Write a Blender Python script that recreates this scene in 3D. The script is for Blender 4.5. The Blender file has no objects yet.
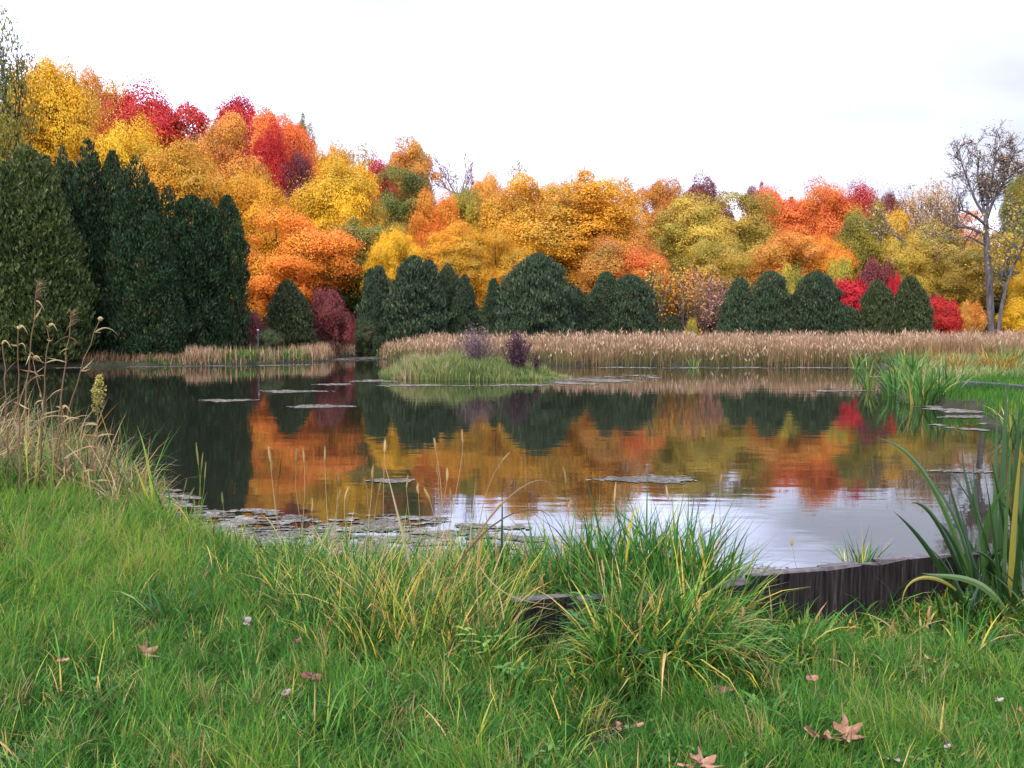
import bpy, math, random
import numpy as np
from math import radians, pi

# ------------------------------------------------------------------ camera, sky, sun, exposure
S = bpy.context.scene
COL = S.collection
rng = np.random.default_rng(7)
random.seed(7)

FPX = 950.0
PITCH = math.atan(61 / FPX)
CAM_Z = 1.9
cam_d = bpy.data.cameras.new('camera')
cam_d.sensor_width = 36.0
cam_d.lens = FPX / 1024 * 36.0
cam_d.clip_start = 0.05
cam_d.clip_end = 6000
cam = bpy.data.objects.new('camera', cam_d)
cam.location = (0, 0, CAM_Z)
cam.rotation_euler = (pi / 2 - PITCH, 0, 0)
COL.objects.link(cam)
S.camera = cam

SUN_EL, SUN_AZ = radians(42), radians(208)
W = bpy.data.worlds.new('World')
S.world = W
W.use_nodes = True
nt = W.node_tree
nt.nodes.clear()
N = nt.nodes.new
L = nt.links.new
out = N('ShaderNodeOutputWorld')
bg = N('ShaderNodeBackground'); bg.inputs['Strength'].default_value = 0.1
sky = N('ShaderNodeTexSky'); sky.sky_type = 'NISHITA'; sky.sun_disc = False
sky.sun_elevation = SUN_EL; sky.sun_rotation = SUN_AZ
tc = N('ShaderNodeTexCoord')
mp = N('ShaderNodeMapping'); mp.inputs['Scale'].default_value = (1.0, 1.0, 3.6)
mp.inputs['Location'].default_value = (0.185, 0.2, 0.1)
no = N('ShaderNodeTexNoise'); no.inputs['Scale'].default_value = 1.7
no.inputs['Detail'].default_value = 7; no.inputs['Roughness'].default_value = 0.52
no.inputs['Distortion'].default_value = 0.4
rp = N('ShaderNodeValToRGB')
rp.color_ramp.elements.new(.5)
for e_, (p_, c_) in zip(rp.color_ramp.elements, ((.33, (.258, .254, .238)), (.47, (.335, .332, .325)), (.60, (.93, .94, 1.02)))):
    e_.position = p_; e_.color = (*c_, 1)
# an overcast sky is brighter overhead than near the horizon
sx = N('ShaderNodeSeparateXYZ'); zr = N('ShaderNodeMapRange'); zr.interpolation_type = 'SMOOTHSTEP'
zr.inputs[1].default_value = .32; zr.inputs[2].default_value = .9; zr.inputs[3].default_value = .1; zr.inputs[4].default_value = .19
mul = N('ShaderNodeMix'); mul.data_type = 'RGBA'; mul.blend_type = 'MULTIPLY'
mul.inputs['Factor'].default_value = 1.0
mul.inputs['B'].default_value = (15.0, 15.9, 20.4, 1)
mx = N('ShaderNodeMix'); mx.data_type = 'RGBA'; mx.inputs['Factor'].default_value = 0.97
L(tc.outputs['Generated'], mp.inputs['Vector']); L(mp.outputs[0], no.inputs['Vector'])
L(no.outputs['Fac'], rp.inputs['Fac']); L(rp.outputs['Color'], mul.inputs['A'])
L(sky.outputs[0], mx.inputs['A']); L(mul.outputs['Result'], mx.inputs['B'])
L(tc.outputs['Generated'], sx.inputs[0]); L(sx.outputs[2], zr.inputs[0]); L(zr.outputs[0], bg.inputs['Strength'])
L(mx.outputs['Result'], bg.inputs['Color']); L(bg.outputs[0], out.inputs['Surface'])

sd = bpy.data.lights.new('sun', 'SUN'); sd.energy = 1.5; sd.angle = radians(14); sd.color = (1, .90, .72)
sun = bpy.data.objects.new('sun', sd)
sun.rotation_euler = (pi / 2 - SUN_EL, 0, pi - SUN_AZ)
COL.objects.link(sun)

vs = S.view_settings
vs.view_transform = 'Standard'; vs.look = 'None'; vs.exposure = 1.08; vs.gamma = 1.0; vs.use_curve_mapping = False
S.cycles.use_denoising = True
S.cycles.max_bounces = 6
S.cycles.diffuse_bounces = 3
S.cycles.glossy_bounces = 3
S.cycles.transmission_bounces = 3
S.cycles.caustics_reflective = False
S.cycles.caustics_refractive = False

# ------------------------------------------------------------------ pixel helpers
CP, SP = math.cos(PITCH), math.sin(PITCH)


def ray(px, py):
    x = (px - 512) / FPX; y = (384 - py) / FPX
    return np.array([x, CP + y * SP, -SP + y * CP])


def at(px, py, Y):
    """point seen at pixel (px, py) standing Y metres in front of the camera"""
    d = ray(px, py)
    return d * (Y / d[1]) + np.array([0, 0, CAM_Z])


def gnd(px, py, z=0.0):
    d = ray(px, py)
    return d * ((z - CAM_Z) / d[2]) + np.array([0, 0, CAM_Z])


# ------------------------------------------------------------------ smooth noise for shaping things
class SinNoise:
    def __init__(self, scale, n=14, seed=0):
        r = np.random.default_rng(seed)
        a = r.uniform(0, 2 * pi, n); k = r.uniform(.5, 1.6, n) / scale * 2 * pi
        self.kx, self.ky, self.ph = k * np.cos(a), k * np.sin(a), r.uniform(0, 2 * pi, n)
        self.n = n

    def __call__(self, x, y):
        x = np.asarray(x, float)[..., None]; y = np.asarray(y, float)[..., None]
        return np.sin(x * self.kx + y * self.ky + self.ph).sum(-1) / math.sqrt(self.n / 2) * .5


# ------------------------------------------------------------------ terrain
POND = np.array([
    gnd(-130, 452)[:2], gnd(-40, 462)[:2], gnd(60, 478)[:2], gnd(138, 508)[:2], gnd(185, 556)[:2],
    gnd(330, 612)[:2], gnd(430, 632)[:2], (0.05, 5.75), (0.9, 5.75), (1.25, 5.28), (1.36, 5.22), (2.58, 5.68),
    (2.9, 6.15), (5.5, 6.6), (9, 7.2), (15, 9.5), (15.5, 13), (12.5, 16.2), gnd(1022, 431)[:2], gnd(985, 413)[:2],
    gnd(930, 402)[:2], gnd(905, 397)[:2], (12.5, 31), (15.8, 37), (15.6, 41.5), (8.3, 42), (2.2, 43), (-1.5, 45),
    (-5.6, 46.6), (-7.4, 56), (-8.4, 57), (-9.9, 55.5), (-9.5, 47.8), (-11.5, 44.6), (-14.2, 42.3), (-20, 41.8), (-26, 40),
    (-31, 31), (-25, 20), (-16, 16)], float)


def sdist(x, y, poly=POND):
    """signed distance to the shoreline, negative in the pond"""
    P = np.stack([np.ravel(x), np.ravel(y)], -1).astype(float)
    d2 = np.full(len(P), 1e18); ins = np.zeros(len(P), bool)
    n = len(poly)
    for i in range(n):
        a, b = poly[i], poly[(i + 1) % n]
        e = b - a; w = P - a
        t = np.clip((w @ e) / (e @ e), 0, 1)
        q = w - t[:, None] * e
        d2 = np.minimum(d2, (q ** 2).sum(1))
        c = (a[1] <= P[:, 1]) != (b[1] <= P[:, 1])
        with np.errstate(divide='ignore', invalid='ignore'):
            xi = a[0] + (P[:, 1] - a[1]) * e[0] / (e[1] if e[1] != 0 else 1e-9)
        ins ^= c & (P[:, 0] < xi)
    d = np.sqrt(d2)
    return np.where(ins, -d, d).reshape(np.shape(x))


def sstep(a, b, x):
    t = np.clip((x - a) / (b - a), 0, 1)
    return t * t * (3 - 2 * t)


_bump = SinNoise(1.6, seed=3)
_bump2 = SinNoise(.45, seed=5)
_wob = SinNoise(3.0, seed=9)
def shore(x, y):
    return sdist(x, y) + _wob(x, y) * .5 * sstep(9, 22, np.asarray(y, float))


ISL = (-1.25, 33.4, 3.25, 2.1)


def terr(x, y):
    x = np.asarray(x, float); y = np.asarray(y, float)
    d = sdist(x, y)
    far = sstep(9, 22, y)
    d = d + _wob(x, y) * .5 * far
    z = -0.75 + 0.95 * np.clip((d + .75) / .85, 0, 1)
    z = z + np.where(d > 0, .07 * sstep(0, 3, d), 0)
    z = z + np.where(d > .1, (_bump(x, y) * .025 + _bump2(x, y) * .012), 0)
    z = z - .07 * np.exp(-((x - 2.0) / .75) ** 2 - ((y - 5.15) / .38) ** 2) * (d > .02)
    e = ((x - ISL[0]) / ISL[2]) ** 2 + ((y - ISL[1]) / ISL[3]) ** 2
    z = np.maximum(z, np.where(e < 1.5, .16 - .45 * e ** 2, -9))
    a = x / np.maximum(y, 1)
    Hh = 3.0 + 7.0 * sstep(.1, -.35, a)
    z = z + Hh * sstep(62, 125, y) + 14 * sstep(130, 600, np.hypot(x, y)) * (y > 0)
    return z


# ------------------------------------------------------------------ mesh building
class MB:
    def __init__(self):
        self.V, self.F, self.A, self.M, self.n = [], [], [], [], 0

    def add(self, v, f, a=0.5, m=0):
        v = np.asarray(v, float).reshape(-1, 3); f = np.asarray(f, int)
        self.V.append(v); self.F.append(f + self.n)
        self.A.append(np.broadcast_to(np.asarray(a, float), (len(f),)))
        self.M.append(np.full(len(f), m, int))
        self.n += len(v)

    def mesh(self, name, mats, smooth=False):
        me = bpy.data.meshes.new(name)
        if self.n:
            V = np.concatenate(self.V)
            me.vertices.add(len(V)); me.vertices.foreach_set('co', V.ravel().astype(np.float32))
            tot = np.concatenate([np.full(len(f), f.shape[1]) for f in self.F])
            idx = np.concatenate([f.ravel() for f in self.F])
            me.loops.add(len(idx)); me.loops.foreach_set('vertex_index', idx.astype(np.int32))
            me.polygons.add(len(tot))
            st = np.concatenate([[0], np.cumsum(tot)[:-1]])
            me.polygons.foreach_set('loop_start', st.astype(np.int32))
            me.polygons.foreach_set('material_index', np.concatenate(self.M).astype(np.int32))
            me.polygons.foreach_set('use_smooth', np.full(len(tot), smooth, bool))
            at_ = me.attributes.new('tone', 'FLOAT', 'FACE')
            at_.data.foreach_set('value', np.concatenate(self.A).astype(np.float32))
            me.update(calc_edges=True)
        for m in (mats if isinstance(mats, (list, tuple)) else [mats]):
            me.materials.append(m)
        return me

    def obj(self, name, mats, parent=None, smooth=False):
        o = bpy.data.objects.new(name, self.mesh(name, mats, smooth))
        COL.objects.link(o)
        if parent: o.parent = parent
        return o


def tag(o, label=None, cat=None, group=None, kind=None):
    if label: o['label'] = label
    if cat: o['category'] = cat
    if group: o['group'] = group
    if kind: o['kind'] = kind
    return o


def empty(name, loc, label, cat, group=None):
    o = bpy.data.objects.new(name, None)
    o.location = tuple(float(c) for c in loc); o.empty_display_size = .2
    COL.objects.link(o)
    return tag(o, label, cat, group, 'thing')


def blades(mb, P, az, Ln, Wd, lean, curve, v, seg=3, spin=.6, power=1.6, m=0):
    """many grass blades: P (n,3) roots"""
    n = len(P)
    if not n: return
    P = np.asarray(P, float)
    one = np.ones(n)
    az, Ln, Wd, lean, curve, v = [np.asarray(q, float) * one for q in (az, Ln, Wd, lean, curve, v)]
    t = np.linspace(0, 1, seg + 1)
    th = lean[:, None] + curve[:, None] * (t[None, :-1] + .5 / seg)
    h = np.concatenate([np.zeros((n, 1)), np.cumsum(np.sin(th), 1)], 1) * (Ln / seg)[:, None]
    z = np.concatenate([np.zeros((n, 1)), np.cumsum(np.cos(th), 1)], 1) * (Ln / seg)[:, None]
    C = np.stack([P[:, 0:1] + h * np.cos(az)[:, None], P[:, 1:2] + h * np.sin(az)[:, None], P[:, 2:3] + z], -1)
    wa = az + pi / 2 + rng.normal(0, spin, n)
    w = Wd[:, None] * np.maximum(1 - t[None, :] ** power, .02) * (.55 + .45 * np.minimum(1, t[None, :] * 4)) * .5
    D = np.stack([np.cos(wa), np.sin(wa), rng.normal(0, .15, n)], -1)
    A = C - D[:, None, :] * w[..., None]; B = C + D[:, None, :] * w[..., None]
    V = np.stack([A, B], 2).reshape(n, -1, 3)
    k = np.arange(seg) * 2
    f = np.stack([k, k + 1, k + 3, k + 2], -1)
    F = (np.arange(n) * (2 * (seg + 1)))[:, None, None] + f[None]
    mb.add(V, F.reshape(-1, 4), np.repeat(v, seg), m)


def unit(a):
    return a / np.maximum(np.linalg.norm(a, axis=-1, keepdims=True), 1e-9)


def cards(mb, P, nrm, size, aspect, v, up=None, m=0):
    """leaf-sized faces (pointed, slightly folded) at P facing nrm"""
    n = len(P)
    r = rng.normal(size=(n, 3)) if up is None else up
    u = unit(np.cross(nrm, r)) if up is None else unit(r)
    w = unit(np.cross(nrm, u))
    s = (np.asarray(size) * np.ones(n))[:, None]
    a = P - u * s * .5; c = P + u * s * .5
    bow = nrm * s * .12
    b = P + w * s * aspect * .5 + bow + u * s * .05; d = P - w * s * aspect * .5 + bow + u * s * .05
    V = np.stack([a, b, c, d], 1)
    F = (np.arange(n) * 4)[:, None] + np.arange(4)[None]
    mb.add(V, F, v, m)


def tube(mb, pts, rad, sides=6, v=.5, m=0, cap=True):
    pts = np.asarray(pts, float); k = len(pts)
    rad = np.broadcast_to(np.asarray(rad, float), (k,))
    tg = unit(np.gradient(pts, axis=0))
    ref = np.array([.31, .17, .93]) if abs(tg[:, 2]).mean() < .8 else np.array([1., .13, 0])
    a = unit(np.cross(tg, ref)); b = np.cross(tg, a)
    th = np.arange(sides) * 2 * pi / sides
    V = pts[:, None] + rad[:, None, None] * (np.cos(th)[None, :, None] * a[:, None] + np.sin(th)[None, :, None] * b[:, None])
    i = np.arange(k - 1)[:, None] * sides; j = np.arange(sides)[None]; jn = (j + 1) % sides
    F = np.stack([i + j, i + jn, i + sides + jn, i + sides + j], -1).reshape(-1, 4)
    mb.add(V.reshape(-1, 3), F, v, m)


def bez(P, n=10):
    P = [np.asarray(p, float) for p in P]
    t = np.linspace(0, 1, n)[:, None]
    if len(P) == 2: return P[0] * (1 - t) + P[1] * t
    if len(P) == 3: return P[0] * (1 - t) ** 2 + 2 * P[1] * t * (1 - t) + P[2] * t ** 2
    return P[0] * (1 - t) ** 3 + 3 * P[1] * t * (1 - t) ** 2 + 3 * P[2] * t ** 2 * (1 - t) + P[3] * t ** 3


def ribbon(mb, pts, width, twist=0., v=.5, fold=.18, tip=1.7, base=.6, m=0):
    """one strap leaf with a mid-rib fold"""
    pts = np.asarray(pts, float); k = len(pts)
    tg = unit(np.gradient(pts, axis=0))
    tw = np.linspace(twist, twist * 1.5, k)
    n0 = np.stack([np.sin(tw), -np.cos(tw), np.full(k, .25)], -1)
    s = unit(np.cross(tg, n0)); nn = np.cross(s, tg)
    t = np.linspace(0, 1, k)
    w = width * np.maximum(1 - t ** tip, .015) * (base + (1 - base) * np.minimum(1, t * 3)) * .5
    Lf = pts - s * w[:, None]; R = pts + s * w[:, None]; C = pts + nn * (w * fold * 2)[:, None]
    V = np.stack([Lf, C, R], 1).reshape(-1, 3)
    i = np.arange(k - 1) * 3
    F = np.concatenate([np.stack([i, i + 1, i + 4, i + 3], -1), np.stack([i + 1, i + 2, i + 5, i + 4], -1)])
    mb.add(V, F, v, m)


# ------------------------------------------------------------------ materials
def newmat(name):
    m = bpy.data.materials.new(name); m.use_nodes = True
    t = m.node_tree; t.nodes.clear()
    o = t.nodes.new('ShaderNodeOutputMaterial')
    return m, t, o


def leafmat(name, stops, trans=.20, rough=.6, jitter=.12, spec=.25, patch=None, pscale=.3):
    """foliage: face attribute 'tone' picks the colour; a little hue/value change from one plant to the next"""
    m, t, o = newmat(name)
    n = t.nodes.new; l = t.links.new
    a = n('ShaderNodeAttribute'); a.attribute_name = 'tone'
    r = n('ShaderNodeValToRGB')
    el = r.color_ramp.elements
    while len(el) < len(stops): el.new(.5)
    for e, (p, c) in zip(el, stops):
        e.position = p; e.color = (*c, 1)
    l(a.outputs['Fac'], r.inputs['Fac'])
    src = r.outputs['Color']
    if patch:
        cg = n('ShaderNodeTexCoord'); ns = n('ShaderNodeTexNoise'); ns.inputs['Scale'].default_value = pscale
        ns.inputs['Detail'].default_value = 3
        oi0 = n('ShaderNodeObjectInfo'); ad = n('ShaderNodeVectorMath'); ad.operation = 'ADD'
        sc = n('ShaderNodeVectorMath'); sc.operation = 'SCALE'; sc.inputs['Scale'].default_value = 90
        cb = n('ShaderNodeCombineXYZ')
        l(oi0.outputs['Random'], cb.inputs[0]); l(cb.outputs[0], sc.inputs[0])
        l(cg.outputs['Object'], ad.inputs[0]); l(sc.outputs[0], ad.inputs[1]); l(ad.outputs[0], ns.inputs['Vector'])
        mr = n('ShaderNodeMapRange'); mr.inputs[1].default_value = .48; mr.inputs[2].default_value = .66
        mr.inputs[4].default_value = .85
        l(ns.outputs['Fac'], mr.inputs[0])
        r2 = n('ShaderNodeValToRGB')
        r2.color_ramp.elements[0].color = (*patch[0], 1); r2.color_ramp.elements[1].color = (*patch[1], 1)
        l(a.outputs['Fac'], r2.inputs['Fac'])
        mm = n('ShaderNodeMix'); mm.data_type = 'RGBA'
        l(mr.outputs[0], mm.inputs['Factor']); l(src, mm.inputs['A']); l(r2.outputs['Color'], mm.inputs['B'])
        src = mm.outputs['Result']
    oi = n('ShaderNodeObjectInfo')
    mr2 = n('ShaderNodeMapRange'); mr2.inputs[3].default_value = 1 - jitter; mr2.inputs[4].default_value = 1 + jitter
    l(oi.outputs['Random'], mr2.inputs[0])
    hs = n('ShaderNodeHueSaturation'); l(mr2.outputs[0], hs.inputs['Value']); l(src, hs.inputs['Color'])
    src = hs.outputs['Color']
    p = n('ShaderNodeBsdfPrincipled'); p.inputs['Roughness'].default_value = rough
    p.inputs['Specular IOR Level'].default_value = spec
    l(src, p.inputs['Base Color'])
    tr = n('ShaderNodeBsdfTranslucent'); l(src, tr.inputs['Color'])
    ms = n('ShaderNodeMixShader'); ms.inputs[0].default_value = trans
    l(p.outputs[0], ms.inputs[1]); l(tr.outputs[0], ms.inputs[2]); l(ms.outputs[0], o.inputs['Surface'])
    return m


def noisemat(name, c1, c2, scale=4., rough=.85, stretch=(1, 1, 1), bump=.3, lo=.35, hi=.65, c3=None, spec=.25):
    m, t, o = newmat(name)
    n = t.nodes.new; l = t.links.new
    cg = n('ShaderNodeTexCoord'); mpp = n('ShaderNodeMapping'); mpp.inputs['Scale'].default_value = stretch
    ns = n('ShaderNodeTexNoise'); ns.inputs['Scale'].default_value = scale; ns.inputs['Detail'].default_value = 8
    ns.inputs['Roughness'].default_value = .65
    r = n('ShaderNodeValToRGB')
    r.color_ramp.elements[0].position = lo; r.color_ramp.elements[0].color = (*c1, 1)
    r.color_ramp.elements[1].position = hi; r.color_ramp.elements[1].color = (*c2, 1)
    if c3:
        e = r.color_ramp.elements.new(min(hi + .12, .98)); e.color = (*c3, 1)
    p = n('ShaderNodeBsdfPrincipled'); p.inputs['Roughness'].default_value = rough
    p.inputs['Specular IOR Level'].default_value = spec
    b = n('ShaderNodeBump'); b.inputs['Strength'].default_value = bump; b.inputs['Distance'].default_value = .02
    l(cg.outputs['Object'], mpp.inputs[0]); l(mpp.outputs[0], ns.inputs['Vector']); l(ns.outputs['Fac'], r.inputs['Fac'])
    l(r.outputs['Color'], p.inputs['Base Color']); l(ns.outputs['Fac'], b.inputs['Height']); l(b.outputs[0], p.inputs['Normal'])
    l(p.outputs[0], o.inputs['Surface'])
    return m


M = {}
M['ground'] = noisemat('ground_soil', (.014, .015, .008), (.040, .040, .016), 1.3, .95, bump=.5, c3=(.055, .040, .022))
M['bark'] = noisemat('bark', (.022, .017, .015), (.08, .066, .06), 3, .9, (3, 3, .6), .6)
M['greybark'] = noisemat('grey_bark', (.045, .039, .040), (.15, .132, .135), 2.5, .9, (3, 3, .5), .6)
M['pinkbark'] = noisemat('pinkish_bark', (.20, .13, .125), (.36, .25, .23), 2.5, .9, (3, 3, .5), .4)
M['darkbark'] = noisemat('dark_bark', (.012, .009, .008), (.035, .028, .024), 3, .9, (3, 3, .6), .5)
M['timber'] = noisemat('old_timber', (.004, .003, .0032), (.030, .023, .021), 13, .85, (4, 4, .28), 1.0, .36, .6, c3=(.075, .066, .058), spec=.15)
M['timbertop'] = noisemat('weathered_timber', (.04, .033, .034), (.13, .108, .104), 9, .9, (1, 3, 1), .6)
M['railtimber'] = noisemat('grey_timber', (.02, .018, .024), (.085, .075, .085), 3, .9, (.4, 3, 3), .6)
M['post'] = noisemat('pale_paint', (.3, .31, .33), (.5, .5, .52), 6, .7)

C = {
    'gold': leafmat('leaves_gold', [(0, (.28, .11, .012)), (.3, (.56, .24, .014)), (.7, (.74, .37, .020)), (1, (.82, .50, .05))],
                    patch=((.30, .19, .02), (.52, .34, .04)), pscale=.22),
    'yellow': leafmat('leaves_yellow', [(0, (.34, .17, .010)), (.3, (.66, .36, .012)), (.7, (.82, .50, .018)), (1, (.86, .62, .05))],
                      patch=((.42, .26, .016), (.66, .40, .03)), pscale=.25),
    'orange': leafmat('leaves_orange', [(0, (.32, .07, .010)), (.3, (.62, .16, .014)), (.7, (.78, .25, .022)), (1, (.82, .38, .035))],
                      patch=((.52, .24, .016), (.74, .38, .03)), pscale=.25),
    'orangered': leafmat('leaves_orange_red', [(0, (.30, .045, .014)), (.35, (.58, .105, .022)), (.7, (.72, .175, .032)), (1, (.76, .27, .04))],
                         patch=((.50, .19, .02), (.66, .30, .04)), pscale=.25),
    'tan': leafmat('leaves_tan_orange', [(0, (.26, .09, .022)), (.35, (.52, .19, .03)), (.7, (.66, .28, .036)), (1, (.7, .37, .07))],
                   patch=((.40, .22, .035), (.6, .36, .05)), pscale=.25),
    'red': leafmat('leaves_red', [(0, (.16, .010, .010)), (.35, (.36, .014, .013)), (.7, (.50, .022, .016)), (1, (.58, .06, .02))],
                   patch=((.28, .012, .014), (.48, .04, .018))),
    'brightred': leafmat('leaves_bright_red', [(0, (0.2125, 0.0085, 0.0136)), (.4, (0.425, 0.0119, 0.0187)), (1, (0.578, 0.02125, 0.02975))]),
    'maroon': leafmat('leaves_maroon', [(0, (0.0595, 0.0136, 0.0153)), (.4, (0.1445, 0.02975, 0.0289)), (.8, (0.2295, 0.051, 0.0425)), (1, (0.289, 0.0935, 0.051))]),
    'olive': leafmat('leaves_olive', [(0, (.15, .095, .018)), (.35, (.36, .23, .03)), (.7, (.52, .35, .04)), (1, (.64, .46, .07))],
                     patch=((.17, .17, .03), (.34, .30, .04)), pscale=.25),
    'green': leafmat('leaves_green', [(0, (.05, .07, .018)), (.4, (.12, .155, .032)), (.75, (.20, .23, .04)), (1, (.36, .31, .05))],
                     patch=((.18, .13, .015), (.36, .23, .02))),
    'yelgreen': leafmat('leaves_yellow_green', [(0, (.10, .09, .016)), (.35, (.25, .21, .026)), (.7, (.46, .35, .03)), (1, (.64, .47, .05))],
                        patch=((.09, .115, .02), (.17, .2, .03))),
    'brown': leafmat('leaves_brown', [(0, (.18, .10, .05)), (.4, (.36, .21, .09)), (.8, (.50, .32, .14)), (1, (.58, .42, .2))]),
    'pink': leafmat('twigs_pink', [(0, (.2, .10, .08)), (.5, (.38, .18, .13)), (1, (.52, .27, .17))]),
    'darkgreen': leafmat('leaves_dark_green', [(0, (.014, .028, .012)), (.5, (.032, .06, .022)), (1, (.09, .11, .03))],
                         patch=((.07, .05, .012), (.16, .10, .02))),
    'cedar': leafmat('cedar_sprays', [(0, (0.006624, 0.01814, 0.007452)), (.45, (0.01822, 0.04435, 0.01408)), (.85, (0.03974, 0.07862, 0.02153)), (.93, (0.0621, 0.1008, 0.02815)), (.96, (0.09936, 0.02822, 0.01822)), (1, (0.1159, 0.04032, 0.02318))], trans=.12, jitter=.1),
    'cedarlight': leafmat('light_cedar_sprays', [(0, (0.0187, 0.0323, 0.00935)), (.45, (0.0527, 0.0782, 0.0187)), (.85, (0.1105, 0.136, 0.0323)), (1, (0.17, 0.1785, 0.051))], trans=.15, jitter=.05),
    'cedarblue': leafmat('blue_cedar_sprays', [(0, (0.01904, 0.0341, 0.01812)), (.45, (0.04284, 0.07021, 0.0346)), (.85, (0.07616, 0.1123, 0.04777)), (1, (0.1238, 0.1505, 0.05765))], trans=.12, jitter=.16),
    'cedarolive': leafmat('olive_cedar_sprays', [(0, (0.0176, 0.0272, 0.0128)), (.45, (0.0464, 0.0624, 0.0224)), (.85, (0.0864, 0.1024, 0.0336)), (1, (0.136, 0.136, 0.048))], trans=.12, jitter=.12),
    'wood': leafmat('far_wood', [(0, (.04, .028, .012)), (.3, (.14, .075, .014)), (.6, (.28, .14, .018)), (.85, (.4, .17, .02)), (1, (.4, .24, .03))]),
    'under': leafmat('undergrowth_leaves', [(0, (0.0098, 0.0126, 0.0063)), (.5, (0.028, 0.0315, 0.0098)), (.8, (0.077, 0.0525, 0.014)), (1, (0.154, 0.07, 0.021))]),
    'lawn': leafmat('lawn_grass', [(0, (.012, .042, .007)), (.3, (.034, .110, .019)), (.58, (.074, .186, .024)), (.80, (.17, .26, .022)), (.92, (.28, .21, .07)), (1, (.36, .26, .14))], trans=.4, jitter=0, rough=.7, spec=.06),
    'bank': leafmat('bank_grass', [(0, (.018, .055, .015)), (.35, (.044, .145, .020)), (.6, (.11, .26, .035)), (.74, (.26, .33, .05)), (.84, (.55, .40, .05)), (.93, (.5, .34, .14)), (1, (.36, .19, .08))], trans=.35, jitter=0, rough=.5, spec=.14),
    'straw': leafmat('straw', [(0, (0.0741, 0.04, 0.01865)), (.3, (0.1852, 0.112, 0.05284)), (.6, (0.2964, 0.208, 0.09324)), (.85, (0.3705, 0.296, 0.1492)), (1, (0.3557, 0.2, 0.0373))], trans=.2, jitter=0),
    'reed': leafmat('reeds', [(0, (0.08243, 0.08625, 0.02885)), (.25, (0.1766, 0.1265, 0.04637)), (.5, (0.2944, 0.1783, 0.08758)), (.75, (0.3886, 0.2357, 0.1443)), (1, (0.5064, 0.3565, 0.2473))], trans=.15, jitter=0),
    'islet': leafmat('islet_grass', [(0, (.055, .085, .025)), (.35, (.13, .19, .05)), (.6, (.22, .26, .07)), (.8, (.32, .26, .12)), (1, (.38, .26, .17))], trans=.3, jitter=0),
    'iris': leafmat('iris_leaves', [(0, (0.00833, 0.02457, 0.00504)), (.4, (0.01785, 0.05187, 0.00924)), (.7, (0.04165, 0.09828, 0.0189)), (.85, (0.0952, 0.1529, 0.042)), (1, (0.3272, 0.2512, 0.0336))], trans=.25, rough=.35, jitter=0, spec=.5),
    'midiris': leafmat('bank_iris_leaves', [(0, (0.0255, 0.0765, 0.017)), (.5, (0.07225, 0.1785, 0.034)), (.8, (0.1445, 0.238, 0.0425)), (.92, (0.425, 0.357, 0.051)), (1, (0.4675, 0.34, 0.1275))], trans=.3, jitter=.08),
    'rust': leafmat('rusty_leaves', [(0, (0.091, 0.075, 0.016)), (.4, (0.273, 0.15, 0.016)), (.8, (0.39, 0.2025, 0.024)), (1, (0.325, 0.3, 0.08))], trans=.3, jitter=.1),
    'purple': leafmat('purple_twigs', [(0, (0.0272, 0.0136, 0.0221)), (.5, (0.07225, 0.0306, 0.04675)), (1, (0.136, 0.0595, 0.07225))], jitter=.1),
    'mauve': leafmat('mauve_twigs', [(0, (.06, .038, .042)), (.5, (.15, .095, .098)), (1, (.26, .17, .15))], jitter=.1),
    'weedleaf': leafmat('weed_leaves', [(0, (0.0375, 0.105, 0.0225)), (.5, (0.075, 0.195, 0.03375)), (1, (0.21, 0.315, 0.045))], trans=.35, jitter=0),
    'goldenrod': leafmat('goldenrod_flowers', [(0, (.12, .11, .03)), (.5, (.28, .25, .06)), (1, (.46, .38, .08))], jitter=0),
    'fallen': leafmat('fallen_leaf', [(0, (0.18, 0.0702, 0.03825)), (.5, (0.2812, 0.1323, 0.0765)), (1, (0.3488, 0.1944, 0.1224))], trans=.1, jitter=.12),
    'fallenpale': leafmat('pale_fallen_leaf', [(0, (0.2337, 0.162, 0.1311)), (1, (0.4059, 0.312, 0.2679))], trans=.1, jitter=.1),
    'fallendark': leafmat('dark_fallen_leaf', [(0, (0.0975, 0.0375, 0.03)), (1, (0.21, 0.075, 0.05625))], trans=.1, jitter=.1),
    'weed': leafmat('duckweed', [(0, (0.03754, 0.03142, 0.02387)), (.4, (0.08758, 0.07711, 0.061)), (.8, (0.1501, 0.1342, 0.1087)), (1, (0.2127, 0.1885, 0.1591))], trans=.0, jitter=.05, rough=.9, spec=.08),
    'head': leafmat('seed_heads', [(0, (0.176, 0.128, 0.048)), (.5, (0.32, 0.216, 0.08)), (1, (0.44, 0.304, 0.16))], trans=.2, jitter=.15),
    'greenhead': leafmat('green_seed_heads', [(0, (.09, .11, .025)), (1, (.26, .25, .07))], trans=.2, jitter=.15),
}

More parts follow.
